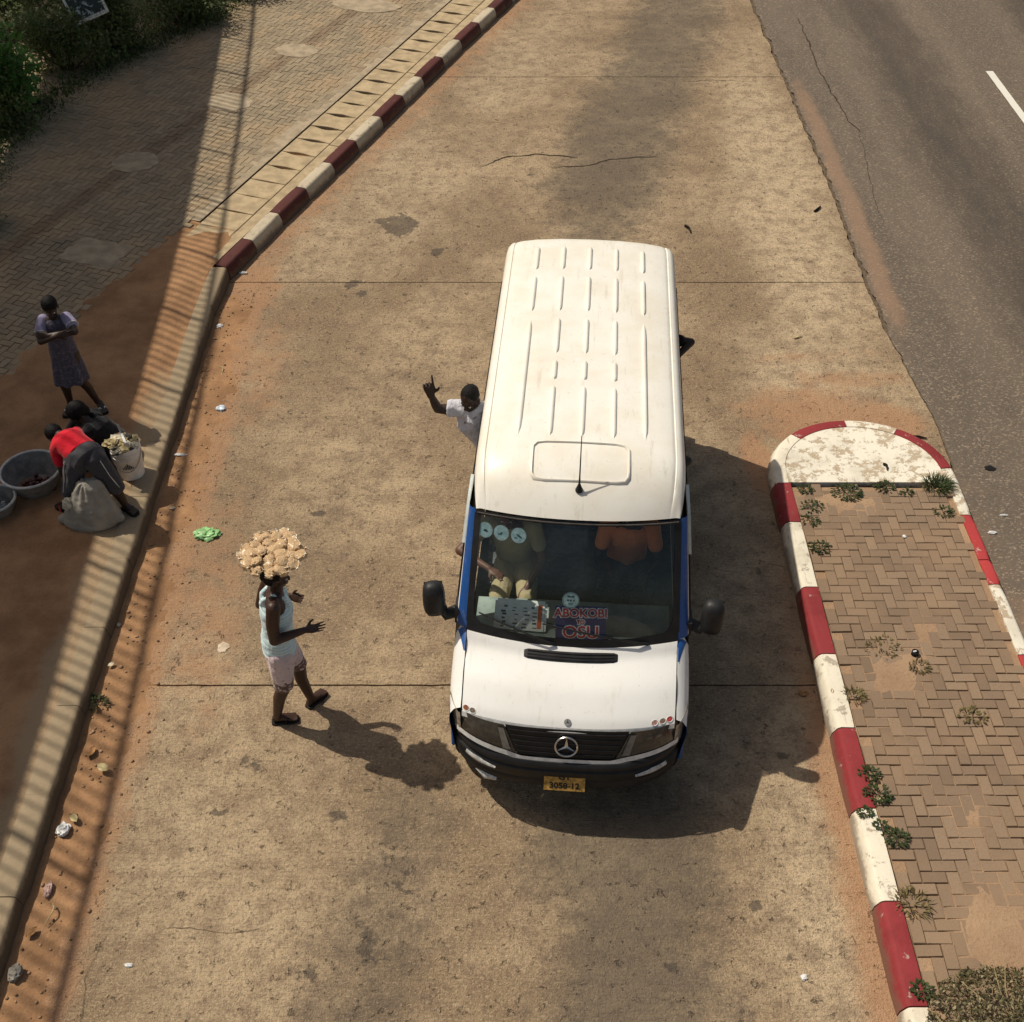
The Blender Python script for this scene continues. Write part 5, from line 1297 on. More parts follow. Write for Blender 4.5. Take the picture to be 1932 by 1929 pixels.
hand(mb, w1, (-.3, .1, -.9), (-.8, .3, .2), 1, (.5, .6, .7, .8)); hand(mb, w2, (-.4, -.1, -.9), (-.5, -.6, .2), -1, (.5, .6, .7, .8))
blob('body', mb, m_skin2, red, .0065, 3); hair(H_, hd, hu, red, 1.0, .012)
mb = MB()
loft(mb, [(P_.lerp(C_h, .22), f_*.132, l_*.175), (P_.lerp(C_h, .55), f_*.128, l_*.165), (C_h, f_*.132, l_*.172), (C_h.lerp(N_, .55), f_*.105, l_*.160), (N_-ax*.01, f_*.07, l_*.085)])
limb(mb, [C_h-l_*.10 if (r1-C_h).dot(l_) < 0 else C_h+l_*.10, r1, r1.lerp(e1, .5)], [.08, .070, .066]); limb(mb, [C_h+l_*.10 if (r1-C_h).dot(l_) < 0 else C_h-l_*.10, r2, r2.lerp(e2, .5)], [.08, .070, .066])
blob('tee_shirt', mb, cloth_mat('red_cotton', (.62, .014, .030), bump=.4), red, .007, 3, lambda p: .006*nz(p[0]*14, p[1]*14, p[2]*14))
mb = MB()
loft(mb, [(P_.lerp(C_h, .30), f_*.122, l_*.165), (P_+ax*.02, f_*.142, l_*.185), (P_-ax*.07, f_*.14, l_*.18)])
limb(mb, [h1, h1.lerp(k1, .6), k1.lerp(a1, .12)], [.125, .100, .092]); limb(mb, [h2, h2.lerp(k2, .6), k2.lerp(a2, .12)], [.125, .100, .092])
blob('shorts', mb, cloth_mat('charcoal_jersey', (.060, .058, .066), bump=.5), red, .008, 3, lambda p: .009*nz(p[0]*13, p[1]*13, p[2]*13))
mb = MB()
for h, k in ((h1, k1), (h2, k2)):
    for dd in (.0, .024): mb.tube([h+V((.09 if h is h2 else -.09, -.085+dd, .05)), h.lerp(k, .5)+V((.075 if h is h2 else -.075, -.075+dd, .01)), k+V((.068 if h is h2 else -.068, -.055+dd, 0))], .005, 5)
mb.build('side_stripe', simple('stripe_white', (.55, .54, .52), .8), red, smooth=60)
sandal(q1, t1, red, m_sole, simple('red_strap', (.5, .05, .03), .6), .2); sandal(q2, t2, red, m_sole, m_sole, .2)
settle(red); tag(red, 'person in red shirt and charcoal shorts bending over the metal basin', 'person')

# --- squatting figure in black behind
cr = empty('person', (-4.5, 9.85, .2))
H_ = V((-4.595, 9.90, .80)); C_h = V((-4.44, 9.86, .66)); P_ = V((-4.30, 9.92, .36))
mb = MB(); hd = V((-.7, -.35, -.6)); hu = V((-.45, -.1, .9)); head(mb, H_, hd, hu, 1.0)
ax = (C_h-P_).normalized(); l_ = V((.35, .94, 0)); f_ = ax.cross(l_).normalized()
loft(mb, [(P_, f_*.11, l_*.15), (P_.lerp(C_h, .5), f_*.11, l_*.15), (C_h, f_*.10, l_*.16), (C_h+V((-.06, 0, .06)), f_*.06, l_*.10)]); cap(mb, C_h+V((-.05, 0, .04)), .055, H_, .05)
A1 = [C_h+V((-.05, -.15, .02)), V((-4.66, 9.66, .56)), V((-4.80, 9.72, .42))]; A2 = [C_h+V((-.02, .15, .04)), V((-4.72, 10.02, .60)), V((-4.85, 9.86, .46))]
limb(mb, A1, [.05, .042, .027]); limb(mb, A2, [.05, .042, .027]); hand(mb, A1[2], (-.8, .3, -.4), (0, 0, -1), 1); hand(mb, A2[2], (-.7, -.4, -.4), (0, 0, -1), -1)
K1 = [P_+V((0, -.10, 0)), V((-4.58, 9.72, .56)), V((-4.48, 9.70, .28))]; K2 = [P_+V((0, .08, 0)), V((-4.62, 10.0, .56)), V((-4.52, 9.99, .28))]
limb(mb, K1, [.10, .065, .04]); limb(mb, K2, [.10, .065, .04])
fh = [(V((-4.43, 9.70, .2)), V((-4.66, 9.66, .2))), (V((-4.46, 9.99, .2)), V((-4.69, 9.97, .2)))]
foot(mb, K1[2], *fh[0], 1, .025); foot(mb, K2[2], *fh[1], 1, .025)
blob('body', mb, m_skin2, cr, .0075, 3); hair(H_, hd, hu, cr, 1.05, .020)
mb = MB(); loft(mb, [(P_-ax*.05, f_*.16, l_*.19), (P_.lerp(C_h, .5), f_*.15, l_*.18), (C_h, f_*.135, l_*.185), (C_h+V((-.05, 0, .06)), f_*.08, l_*.11)])
limb(mb, [C_h+V((-.03, -.12, .02)), A1[0], A1[0].lerp(A1[1], .9)], [.085, .07, .062]); limb(mb, [C_h+V((-.02, .12, .03)), A2[0], A2[0].lerp(A2[1], .9)], [.085, .07, .062])
limb(mb, [K1[0], K1[1], K1[1].lerp(K1[2], .7)], [.12, .09, .075]); limb(mb, [K2[0], K2[1], K2[1].lerp(K2[2], .7)], [.12, .09, .075])
blob('black_clothing', mb, cloth_mat('black_cotton', (.014, .014, .016), bump=.5), cr, .008, 3, lambda p: .008*nz(p[0]*14, p[1]*14, p[2]*14))
mb = MB(); mb.ell((-4.68, 9.62, .60), (.07, .05, .055)); mb.ell((-4.64, 9.60, .56), (.05, .05, .06)); blob('head_cloth', mb, cloth_mat('grey_cloth', (.36, .34, .30), bump=.7), cr, .007, 3, lambda p: .010*nz(p[0]*28, p[1]*28, p[2]*28))
for a, b in fh: sandal(a, b, cr, m_sole, m_sole, .2)
settle(cr); tag(cr, 'person in black squatting behind the red shirt beside the bucket', 'person')

# --- people inside the minibus (frame of the minibus)
bpy.context.view_layer.update()
BM = Matrix.Translation(bus.location) @ Matrix.Rotation(bus.rotation_euler.z, 4, 'Z')
def rider(x, y, name_label, shirt, arm_out=None, arm_in=None, skin=None, lean=0.0, trousers=None, fx_=0.0):
    B = lambda *p: BM @ V(p); base = B(x, y, .6)
    r = empty('person', base)
    P_, C_h, N_, H_ = B(x, y+.10, 1.02), B(x+fx_*.3, y+.08-lean*.5, 1.40), B(x+fx_*.5, y+.06-lean*.7, 1.56), B(x+fx_*.7, y+.03-lean*.9, 1.70)
    f_ = (BM.to_3x3() @ V((0, -1, 0))); l_ = BM.to_3x3() @ V((1, 0, 0))
    mb = MB(); loft(mb, [(P_, f_*.10, l_*.15), (P_.lerp(C_h, .5), f_*.10, l_*.14), (C_h, f_*.11, l_*.17), (C_h.lerp(N_, .7), f_*.08, l_*.15), (N_, f_*.05, l_*.06)])
    cap(mb, N_-V((0, 0, .05)), .055, H_, .05); head(mb, H_, f_+V((0, 0, -.2)), (0, 0, 1))
    legs = []
    for k in (-1, 1):
        a = [B(x+k*.09, y+.05, 1.0), B(x+k*.12, y-.38, 1.02), B(x+k*.12, y-.42, .64)]; legs.append(a); limb(mb, a, [.09, .065, .04]); foot(mb, a[2], B(x+k*.12, y-.38, .575), B(x+k*.13, y-.62, .575))
    for k, tgt in ((-1, arm_out if arm_out and arm_out[0][0] < 0 else arm_in), (1, arm_out if arm_out and arm_out[0][0] > 0 else arm_in)):
        s_ = B(x+fx_*.4+k*.19, y+.08-lean*.6, 1.50)
        if tgt: e_, w_ = B(*tgt[0]), B(*tgt[1])
        else: e_, w_ = B(x+k*.24, y-.08, 1.20), B(x+k*.12, y-.32, 1.10)
        if tgt is arm_in and tgt: e_, w_ = B(x+k*.26, y-.12, 1.22), B(*(tgt[0] if k < 0 else tgt[1]))
        limb(mb, [s_, e_, w_], [.052, .042, .028]); hand(mb, w_, (w_-e_), (0, 0, -1), k)
        sl = MB(); limb(sl, [C_h.lerp(s_, .5), s_, s_.lerp(e_, .55)], [.085, .072, .066]); blob('sleeve', sl, shirt, r, .010, 2)
    blob('body', mb, skin or m_skin2, r, .009, 2); hair(H_, f_+V((0, 0, -.2)), (0, 0, 1), r, 1.0, .005); eyes(H_, f_+V((0, 0, -.2)), (0, 0, 1), r)
    mb = MB(); loft(mb, [(P_-V((0, 0, .04)), f_*.125, l_*.18), (P_.lerp(C_h, .5), f_*.125, l_*.165), (C_h, f_*.13, l_*.19), (C_h.lerp(N_, .65), f_*.10, l_*.165), (N_-V((0, 0, .02)), f_*.07, l_*.08)])
    blob('shirt', mb, shirt, r, .010, 2, lambda p: .010*nz(p[0]*14, p[1]*14, p[2]*14))
    mb = MB()
    for a in legs: limb(mb, [a[0], a[1], a[1].lerp(a[2], .8)], [.11, .085, .075])
    blob('trousers', mb, trousers or cloth_mat('dark_trousers', (.03, .03, .035)), r, .010, 2, lambda p: .008*nz(p[0]*14, p[1]*14, p[2]*14))
    settle(r); tag(r, name_label, 'person'); return r
khaki = cloth_mat('khaki_cotton', (.40, .34, .20), bump=.7)
rider(.45, 1.86, 'person in rust orange shirt at the wheel of the minibus', cloth_mat('rust_shirt', (.75, .24, .09)), None, ((.30, 1.52, 1.30), (.60, 1.50, 1.28)), m_skin2, .12)
rider(-.52, 1.78, 'person in khaki in the front passenger seat with an elbow out of the window', khaki, ((-.985, 1.60, 1.36), (-.72, 1.42, 1.34)), None, m_skin3, .10, khaki, -.1)
rider(.56, 2.78, 'person in blue shirt by the second right window of the minibus', cloth_mat('blue_shirt', (.04, .07, .15)), ((.985, 2.86, 1.42), (.80, 2.60, 1.40)), None, m_skin2, 0, None, .1)
rider(.56, 4.62, 'person in dark shirt with an elbow out of the rear right window', cloth_mat('dark_shirt', (.015, .014, .016)), ((1.075, 4.66, 1.50), (.86, 4.45, 1.36)), None, m_skin2, 0, None, .15)
# ------------------------------------------------------------------ footbridge ramp whose shade and railing stripes lie on the pavement
m_bconc = simple('bridge_concrete', (.34, .31, .26), .9, .2, .2, 3, obj=False); m_steel = simple('painted_steel', (.10, .16, .12), .6, .4, .3, 8)
ZD = 6.6
SH = [(-3.85, -1.0), (-4.0, 3.0), (-4.10, 6.2), (-4.17, 7.4), (-4.26, 8.9), (-4.34, 10.5), (-4.50, 13.4), (-4.80, 16.6), (-5.10, 19.6), (-5.40, 22.2), (-5.75, 25.0), (-6.1, 28.0)]
dx_, dy_ = .59*(ZD-.2), -.31*(ZD-.2)
EX = [(x-dx_, y-dy_) for x, y in SH]
ramp = empty('footbridge_ramp', (EX[4][0]-2, EX[4][1], 0))
def ramp_x(y): return interp(y, [p[1] for p in EX], [p[0] for p in EX])
ysr = np.linspace(EX[0][1], EX[-1][1], 40)
mb = MB(); mb.rings([[(ramp_x(y), y, ZD), (ramp_x(y), y, ZD-.32), (ramp_x(y)-2.8, y, ZD-.30), (ramp_x(y)-2.8, y, ZD)] for y in ysr], 0, True, True, True)
mb.build('deck', m_bconc, ramp)
for y in (-1.5, 5.0, 11.5):
    mb = MB(); x = ramp_x(y)-1.55; mb.lathe([(.34, -.2), (.34, ZD-.9)], (x, y, 0), 20, 0, True, True); mb.build('pier', m_bconc, ramp, smooth=60)
    mb = MB(); mb.box((x, y, ZD-.62), (2.7, .6, .58)); mb.build('pier_cap', m_bconc, ramp)
def rpt(y, z, o=.05): return V((ramp_x(y)-o, y, z))
mb = MB(); mb.tube([rpt(y, ZD+1.10) for y in ysr], .036, 8); mb.build('top_rail', m_steel, ramp, smooth=60)
mb = MB(); mb.tube([rpt(y, ZD+.10) for y in ysr], .018, 8); mb.build('bottom_rail', m_steel, ramp, smooth=60)
y = EX[0][1]+.2; k = 0
pm = MB(); pm.tube([(0, 0, 0), (0, 0, 1.09)], .032, 8); pm = pm.mesh('post', m_steel, 60)
bm_ = MB(); bm_.tube([(0, 0, .1), (0, 0, 1.09)], .0145, 6); bm_ = bm_.mesh('baluster', m_steel, 60)
while y < EX[-1][1]-.1:
    if k % 10 == 0: put('post', pm, ramp, rpt(y, ZD))
    else: put('baluster', bm_, ramp, rpt(y, ZD))
    y += .152; k += 1
def settle_parts(root):
    M = Matrix.Translation(-root.location); seen = set()
    for c in root.children:
        if c.data.users > 1: c.location -= root.location
        elif c.data.name not in seen: c.data.transform(M); seen.add(c.data.name)
settle_parts(ramp)
tag(ramp, 'concrete footbridge ramp with steel railing, out of view, that shades the left pavement', 'footbridge ramp')

# ------------------------------------------------------------------ shrubs
def leaf_mat(name, c0, c1, c2):
    m, nt, b = new_mat(name, .6, .3); g = n_attr(nt, 'tone')
    c = n_mix(nt, n_step(nt, g, 0, .6), c0, c1); c = n_mix(nt, n_step(nt, g, .6, 1.0), c, c2)
    n_base(nt, b, c)
    t = nt.nodes.new('ShaderNodeBsdfTranslucent'); _set(nt, t.inputs[0], c); a = nt.nodes.new('ShaderNodeMixShader'); a.inputs[0].default_value = .3
    nt.links.new(b.outputs[0], a.inputs[1]); nt.links.new(t.outputs[0], a.inputs[2]); nt.links.new(a.outputs[0], nt.nodes['Material Output'].inputs[0])
    return m
m_leaf = leaf_mat('shrub_leaf', (.055, .082, .026), (.13, .175, .055), (.22, .25, .10)); m_leaf2 = leaf_mat('bright_leaf', (.045, .12, .02), (.10, .23, .04), (.18, .34, .08))
m_dry = leaf_mat('dry_leaf', (.12, .10, .04), (.25, .20, .085), (.46, .38, .20)); m_weed = leaf_mat('weed_leaf', (.025, .045, .015), (.06, .085, .025), (.15, .15, .06))
m_bark = simple('bark', (.08, .06, .04), .95, .1, .4, 20)
def leaf(mb, tone, p, d, up_, L_, W, t):
    d = d.normalized(); s = d.cross(up_); s = s.normalized() if s.length > 1e-4 else d.orthogonal().normalized(); q = s.cross(d)
    k = len(mb.v)
    for a, b, c in ((0, 0, 0), (.45, .5, .10), (.45, -.5, .10), (1, 0, -.06)): mb.v.append(tuple(p+d*L_*a+s*W*b+q*L_*c))
    mb.f += [(k, k+1, k+2), (k+1, k+3, k+2)]; mb.m += [0, 0]; tone += [t]*4
def shrub(name, x, y, z, rx, ry, h, n, size, mat, label, seed, cat='shrub', group=None, lobes=9):
    rg = random.Random(seed); root = empty(name, (x, y, z)); mb = MB(); tone = []; L_ = []
    for k in range(lobes):
        a = rg.uniform(0, 6.28); r = math.sqrt(rg.random())*.75
        L_.append((V((rx*r*math.cos(a), ry*r*math.sin(a), h*rg.uniform(.28, .78))), rg.uniform(.32, .55), rg.uniform(0, .5)))
    for k in range(n):
        c, s, tn = L_[rg.randrange(lobes)]
        u = V((rg.gauss(0, 1), rg.gauss(0, 1), rg.gauss(0, 1))).normalized()*rg.random()**.4*s
        p = c+V((u.x*rx, u.y*ry, u.z*h*.75))
        if p.z < .02: continue
        d = (u+V((rg.gauss(0, .5), rg.gauss(0, .5), rg.gauss(.1, .4))))
        sz = size*rg.uniform(.6, 1.3); leaf(mb, tone, p, d, V((rg.gauss(0, .4), rg.gauss(0, .4), 1)), sz, sz*.48, min(1, max(0, tn+rg.uniform(0, .55))))
    f = mb.build('foliage', mat, root, fix=False); set_attr(f.data, 'tone', tone)
    st = MB()
    for c, s, tn in L_: st.tube([V((c.x*.1, c.y*.1, 0)), V((c.x*.5, c.y*.5, c.z*.55)), c], [.022, .014, .006], 5)
    st.build('stem', m_bark, root); tag(root, label, cat, group); return root
SHR = [(-7.95, 14.75, .75, .7, .75, 2600, .075, m_leaf, 'low dark shrub at the left edge, nearest of the shaded shrubs'),
       (-8.75, 17.75, 1.15, .85, 1.35, 5200, .085, m_leaf, 'dark shrub beside the paving below the bright leafy plant'),
       (-8.15, 18.75, .85, .6, 1.75, 2600, .15, m_leaf2, 'bright green leafy plant rising at the far left edge'),
       (-7.75, 20.45, .8, .6, 1.1, 3800, .085, m_leaf, 'dark rounded shrub in front of the weathered board'),
       (-7.3, 21.4, 1.05, .9, 1.35, 5200, .085, m_leaf, 'dark shrub right behind the weathered board'),
       (-6.3, 22.75, .9, .8, 1.2, 4200, .085, m_leaf, 'dark shrub right of the weathered board'),
       (-5.6, 24.4, .95, .9, 1.2, 4200, .085, m_leaf, 'olive shrub at the top edge where the shade ends'),
       (-9.2, 22.0, 1.4, 1.1, 1.8, 5200, .09, m_leaf, 'tall dark shrub behind the bright leafy plant'),
       (-7.6, 24.2, 1.4, 1.1, 1.7, 5200, .09, m_leaf, 'tall dark shrub at the top edge behind the board'),
       (-10.3, 25.0, 1.6, 1.3, 2.2, 4200, .10, m_leaf, 'large dark shrub deep in the upper left corner'),
       (-4.6, 26.6, 1.2, 1.0, 1.3, 3600, .09, m_leaf, 'shrub beyond the end of the ramp shade')]
for k, (x, y, rx, ry, h, n, s, m_, lb) in enumerate(SHR): shrub('shrub', x, y, .12, rx, ry, h, n, s, m_, lb, 40+k)
mb = MB(); tone = []; rg = random.Random(5)
LINE = [(-7.15, 14.2), (-7.45, 15.6), (-7.65, 17.2), (-7.45, 18.6), (-6.95, 20.0), (-6.2, 21.3), (-5.4, 22.6), (-4.95, 24.0)]
for k in range(9000):
    t = rg.random()*(len(LINE)-1); i = int(t); p = V(LINE[i]).lerp(V(LINE[i+1]), t-i); o = rg.gauss(.35, .42)
    q = V((p.x-o*.85, p.y+o*.35, .165)); d = V((rg.gauss(0, .6), rg.gauss(0, .6), rg.uniform(.3, 1.4))); s = rg.uniform(.05, .16)*min(1, max(.25, .6+o))
    leaf(mb, tone, q, d, V((rg.gauss(0, 1), rg.gauss(0, 1), .3)), s, s*.22, rg.random()*.7)
o = mb.build('grass', m_leaf, fix=False); set_attr(o.data, 'tone', tone); tag(o, 'rough dark grass growing along the edge of the shaded paving', 'grass', kind='stuff')
mb = MB(); mb.rings([[(-30, y, .17), (x-.35, y, .175+.02*nz(y, 3))] for x, y in [(-7.0, 9.5), (-7.0, 13.0)]+LINE+[(-4.2, 27), (-3, 40)]], 0, False)
tag(mb.build('undergrowth_soil', simple('dark_soil', (.05, .042, .026), .95, .1, .4, 3, obj=False)), kind='structure')

# weathered board on a post
sg_ = empty('signboard', (-7.15, 20.75, .15)); a, b = upright(143, 50, 20.55), upright(206, 22, 20.75); ex = (b-a).normalized(); ey = V((-.10, .42, .95)); F_ = frame(a, ex, ey); w_, h_ = (b-a).length, .62
m_bf = simple('weathered_white', (.62, .60, .55), .8, .2, .45, 30)
def mat_board():
    m, nt, b_ = new_mat('flaking_board', .7, .3); p = n_pos(nt, True); f = n_noise(nt, p, 7, 6, .75, .6)
    n_base(nt, b_, n_mix(nt, n_step(nt, f, .54, .58), (.035, .05, .045), (.45, .52, .50))); return m
mb = MB(); mb.box((w_/2, h_/2, 0), (w_-.02, h_-.02, .02)); mb.v = [tuple(F_ @ V(v)) for v in mb.v]; mb.build('board', mat_board(), sg_)
for c, d in (((w_/2, .025, .004), (w_, .06, .035)), ((w_/2, h_-.02, .004), (w_, .05, .035)), ((.02, h_/2, .006), (.045, h_-.10, .032)), ((w_-.02, h_/2, .006), (.045, h_-.10, .032))):
    mb = MB(); mb.box(c, d); mb.v = [tuple(F_ @ V(v)) for v in mb.v]; mb.build('board_frame', m_bf, sg_)
mb = MB(); q = F_ @ V((w_/2, h_*.5, -.05)); mb.tube([V((q.x, q.y+.02, .1)), q, q+V((0, 0, .2))], .025, 8); mb.build('post', m_bark, sg_)
settle(sg_); tag(sg_, 'tilted weathered board with flaking white frame standing among the shrubs', 'signboard')

# ------------------------------------------------------------------ the sellers' wares
m_enam = simple('grey_enamel', (.225, .215, .195), .6, .25, .3, 10); m_rim = simple('pale_rim', (.52, .52, .50), .5, .4, .2, 20)
def basin(x, y, z, r, rb, h, label, notch=False):
    root = empty('basin', (x, y, z)); mb = MB(); mb.lathe([(0, .012), (rb, .012), (lerp(rb, r, .55), h*.42), (r-.006, h-.01), (r, h-.004), (r+.004, h-.012), (lerp(rb, r, .55)+.010, h*.42), (rb+.008, 0), (0, 0)], (0, 0, 0), 48); mb.build('bowl', m_enam, root, smooth=40)
    mb = MB(); mb.tube([V((r*math.cos(t), r*math.sin(t), h)) for t in np.linspace(0, 2*math.pi, 49)], .014, 8); mb.build('rim', m_rim, root, smooth=60); tag(root, label, 'basin'); return root
basin(-5.045, 9.40, .2, .305, .19, .25, 'large grey metal basin with pale rim holding dark red nuts')
basin(-5.335, 9.02, .2, .215, .14, .17, 'small grey basin at the left edge holding clear plastic bags')
m_nut = simple('palm_nut', (.085, .022, .018), .35, .5, .5, 30)
nb = MB(); nb.ell((0, 0, 0), (.024, .030, .021), None, 12, 8); nb = nb.mesh('palm_nut', m_nut, 180); rg = random.Random(11); pl_n = []
for k in range(64):
    for tr in range(40):
        a, q = rg.uniform(0, 6.28), math.sqrt(rg.random())*.165; lv = k//30; p = V((-5.045+.055+q*math.cos(a), 9.40-.045+q*.75*math.sin(a), .232+.034*lv))
        if math.hypot(p.x+5.045, p.y-9.40) < .175+.03*lv and all((p-w_).length > .040 for w_ in pl_n): break
    pl_n.append(p); o = put('palm_nut', nb, None, p, (rg.uniform(0, 3), rg.uniform(0, 3), rg.uniform(0, 3)), (rg.uniform(.85, 1.15),)*3)
    tag(o, 'dark red palm nut lying in the large metal basin', 'palm nut', 'palm nuts in the large basin')
def crumple(name, c, r, mat, seed, label, cat, amp=.35, rough_=3.0, n=26, z_min=None, group=None, smooth=35):
    mb = MB(); rg = []; M = 14
    for j in range(M+1):
        a = -math.pi/2+math.pi*j/M; ring = []
        for i in range(n):
            b = 2*math.pi*i/n; u = V((math.cos(a)*math.cos(b), math.cos(a)*math.sin(b), math.sin(a)))
            k = 1+amp*nz(u.x*rough_+seed, u.y*rough_, u.z*rough_)+amp*.5*nz(u.x*rough_*2.6, u.y*rough_*2.6+seed, u.z*rough_*2.6)
            p = V((u.x*r[0]*k, u.y*r[1]*k, max(u.z*r[2]*k, -r[2]*.6)))
            ring.append(p)
        rg.append(ring)
    mb.rings(rg); o = mb.build(name, mat, None, smooth=smooth); o.location = (c[0], c[1], c[2]+r[2]*.6)
    tag(o, label, cat, group); return o
m_clear = simple('clear_plastic', (.14, .17, .17), .18, .6, .5, 20, .5); m_wplast = simple('white_plastic', (.70, .70, .69), .4, .4, .1, 20, .3)
crumple('plastic_bag', (-5.36, 9.04, .225), (.13, .11, .06), m_clear, 2, 'clear plastic bags bundled inside the small grey basin', 'plastic bag')
# bucket
BX, BY = -4.085, 9.625; bk = empty('bucket', (BX, BY, .2)); m_bkt = simple('bucket_plastic', (.78, .76, .72), .5, .4, .15, 8)
mb = MB(); mb.lathe([(0, .012), (.126, .012), (.150, .405), (.156, .41), (.160, .40), (.158, .385), (.156, .36), (.161, .355), (.161, .345), (.155, .335), (.153, .30), (.158, .295), (.157, .285), (.152, .278), (.130, 0), (0, 0)], (0, 0, 0), 48); mb.build('pail', m_bkt, bk, smooth=40)
mb = MB(); mb.tube([V((.163*math.cos(t), .163*math.sin(t), .345-.20*math.sin((t-math.pi*1.08)/(math.pi*.92)*math.pi)*1.0)) for t in np.linspace(math.pi*1.08, math.pi*2.0, 22)], .004, 6); mb.build('handle', simple('wire', (.3, .3, .3), .4, .5, metal=.6), bk, smooth=60)
lg = MB()
for k in range(7):
    t = math.radians(270+12+(k-3)*6.5); hh = (.022, .040, .058, .078, .062, .044, .024)[k]; r = .1475
    c, s = math.cos(t), math.sin(t); e = V((-s, c, 0)); q = V((c*r, s*r, .17)); n_ = V((c, s, -.06))
    lg.add([q-e*.0055+n_*.0015, q+e*.0055+n_*.0015, q+e*.0055+V((c*.004, s*.004, hh))+n_*.0015, q-e*.0055+V((c*.004, s*.004, hh))+n_*.0015], [(0, 1, 2, 3)])
lg.build('bucket_emblem', m_ink, bk); tag(bk, 'white plastic bucket printed with a black bar emblem, filled with pale dried pieces', 'bucket')
m_yam = simple('dried_piece', (.50, .41, .22), .8, .2, .4, 16, .5); m_pale = simple('pale_piece', (.62, .56, .42), .8, .2, .3, 16, .5); m_leafd = simple('dark_bag', (.12, .11, .085), .5, .3, .5, 20, .5)
rg = random.Random(21)
for k in range(17):
    a, q = k*2.4, .022+.125*math.sqrt(k/17); s = rg.uniform(.030, .048)
    o = crumple('dried_piece', (BX-.01+q*math.cos(a), BY+q*math.sin(a), .585+.05*(1-q/.15)+rg.uniform(0, .03)), (s*1.25, s, s*.55), (m_yam, m_pale, m_yam, m_leafd)[k % 4], k*3.1, 'pale dried piece heaped in the white bucket', 'dried food', .55, 2.2, 14, group='dried pieces in the bucket')
    o.rotation_euler = (rg.uniform(-.5, .5), rg.uniform(-.5, .5), rg.uniform(0, 3))
crumple('dried_piece', (BX-.145, BY-.01, .60), (.075, .055, .035), m_yam, 77, 'largest pale piece overhanging the left rim of the bucket', 'dried food', .5, 2.0, 18)
kn = empty('knife', (BX+.02, BY-.02, .665)); mb = MB(); A_, B_ = V((BX-.02, BY+.055, .70)), V((BX+.055, BY-.075, .672)); d = (B_-A_).normalized(); s = d.cross(V((0, 0, 1)))
mb.add([A_-s*.012, A_+s*.012, B_+s*.016-d*.02, B_-s*.010, A_-s*.012+V((0, 0, .004)), A_+s*.012+V((0, 0, .004)), B_+s*.016-d*.02+V((0, 0, .004)), B_-s*.010+V((0, 0, .004))], [(0, 1, 2, 3), (4, 7, 6, 5), (0, 4, 5, 1), (1, 5, 6, 2), (2, 6, 7, 3), (3, 7, 4, 0)]); mb.build('blade', simple('white_blade', (.80, .80, .80), .3, .5, .05), kn)
mb = MB(); mb.tube([A_-d*.005, A_-d*.10+V((0, 0, .035))], [.011, .013], 8); mb.build('handle', simple('grey_handle', (.22, .22, .22), .5, .4), kn); settle(kn); tag(kn, 'knife with grey handle and white blade stuck in the bucket', 'knife')
# sack
m_sack = simple('woven_sack', (.32, .295, .25), .85, .2, .2, 5, .5, bscale=120)
mb = MB(); c0 = V((-4.30, 8.86, .2)); X_, Y_ = V((1, .12, 0)), V((-.12, 1, 0))
loft(mb, [(c0+V((0, 0, .005)), X_*.27, Y_*.17), (c0+V((.0, 0, .06)), X_*.29, Y_*.18), (c0+V((.01, .01, .20)), X_*.25, Y_*.165), (c0+V((.03, .03, .36)), X_*.18, Y_*.13), (c0+V((.05, .05, .47)), X_*.125, Y_*.085), (c0+V((.055, .055, .52)), X_*.09, Y_*.05)], 28)
cap(mb, c0+V((-.20, .02, .07)), .07, c0+V((-.30, -.02, .05)), .04); cap(mb, c0+V((.20, 0, .07)), .08, c0+V((.27, .0, .05)), .05)
sk = blob('sack', mb, m_sack, None, .009, 2, lambda p: .020*nz(p[0]*6, p[1]*6, p[2]*5)+.008*math.sin(9*math.atan2(p[1]-8.88, p[0]+4.28)+3*nz(p[0]*4, p[1]*4, p[2]*4))*sstep(.35, .6, p[2])+.006*nz(p[0]*14, p[1]*14, p[2]*30))
tag(sk, 'full grey woven sack standing between the legs of the red shirted person', 'sack')
crumple('cloth_bundle', (-4.47, 8.80, .44), (.055, .05, .085), simple('cream_cloth', (.56, .52, .42), .9, .1, .25, 30, .6), 8, 'cream cloth bundle lying against the left side of the grey sack', 'cloth', .4, 3)

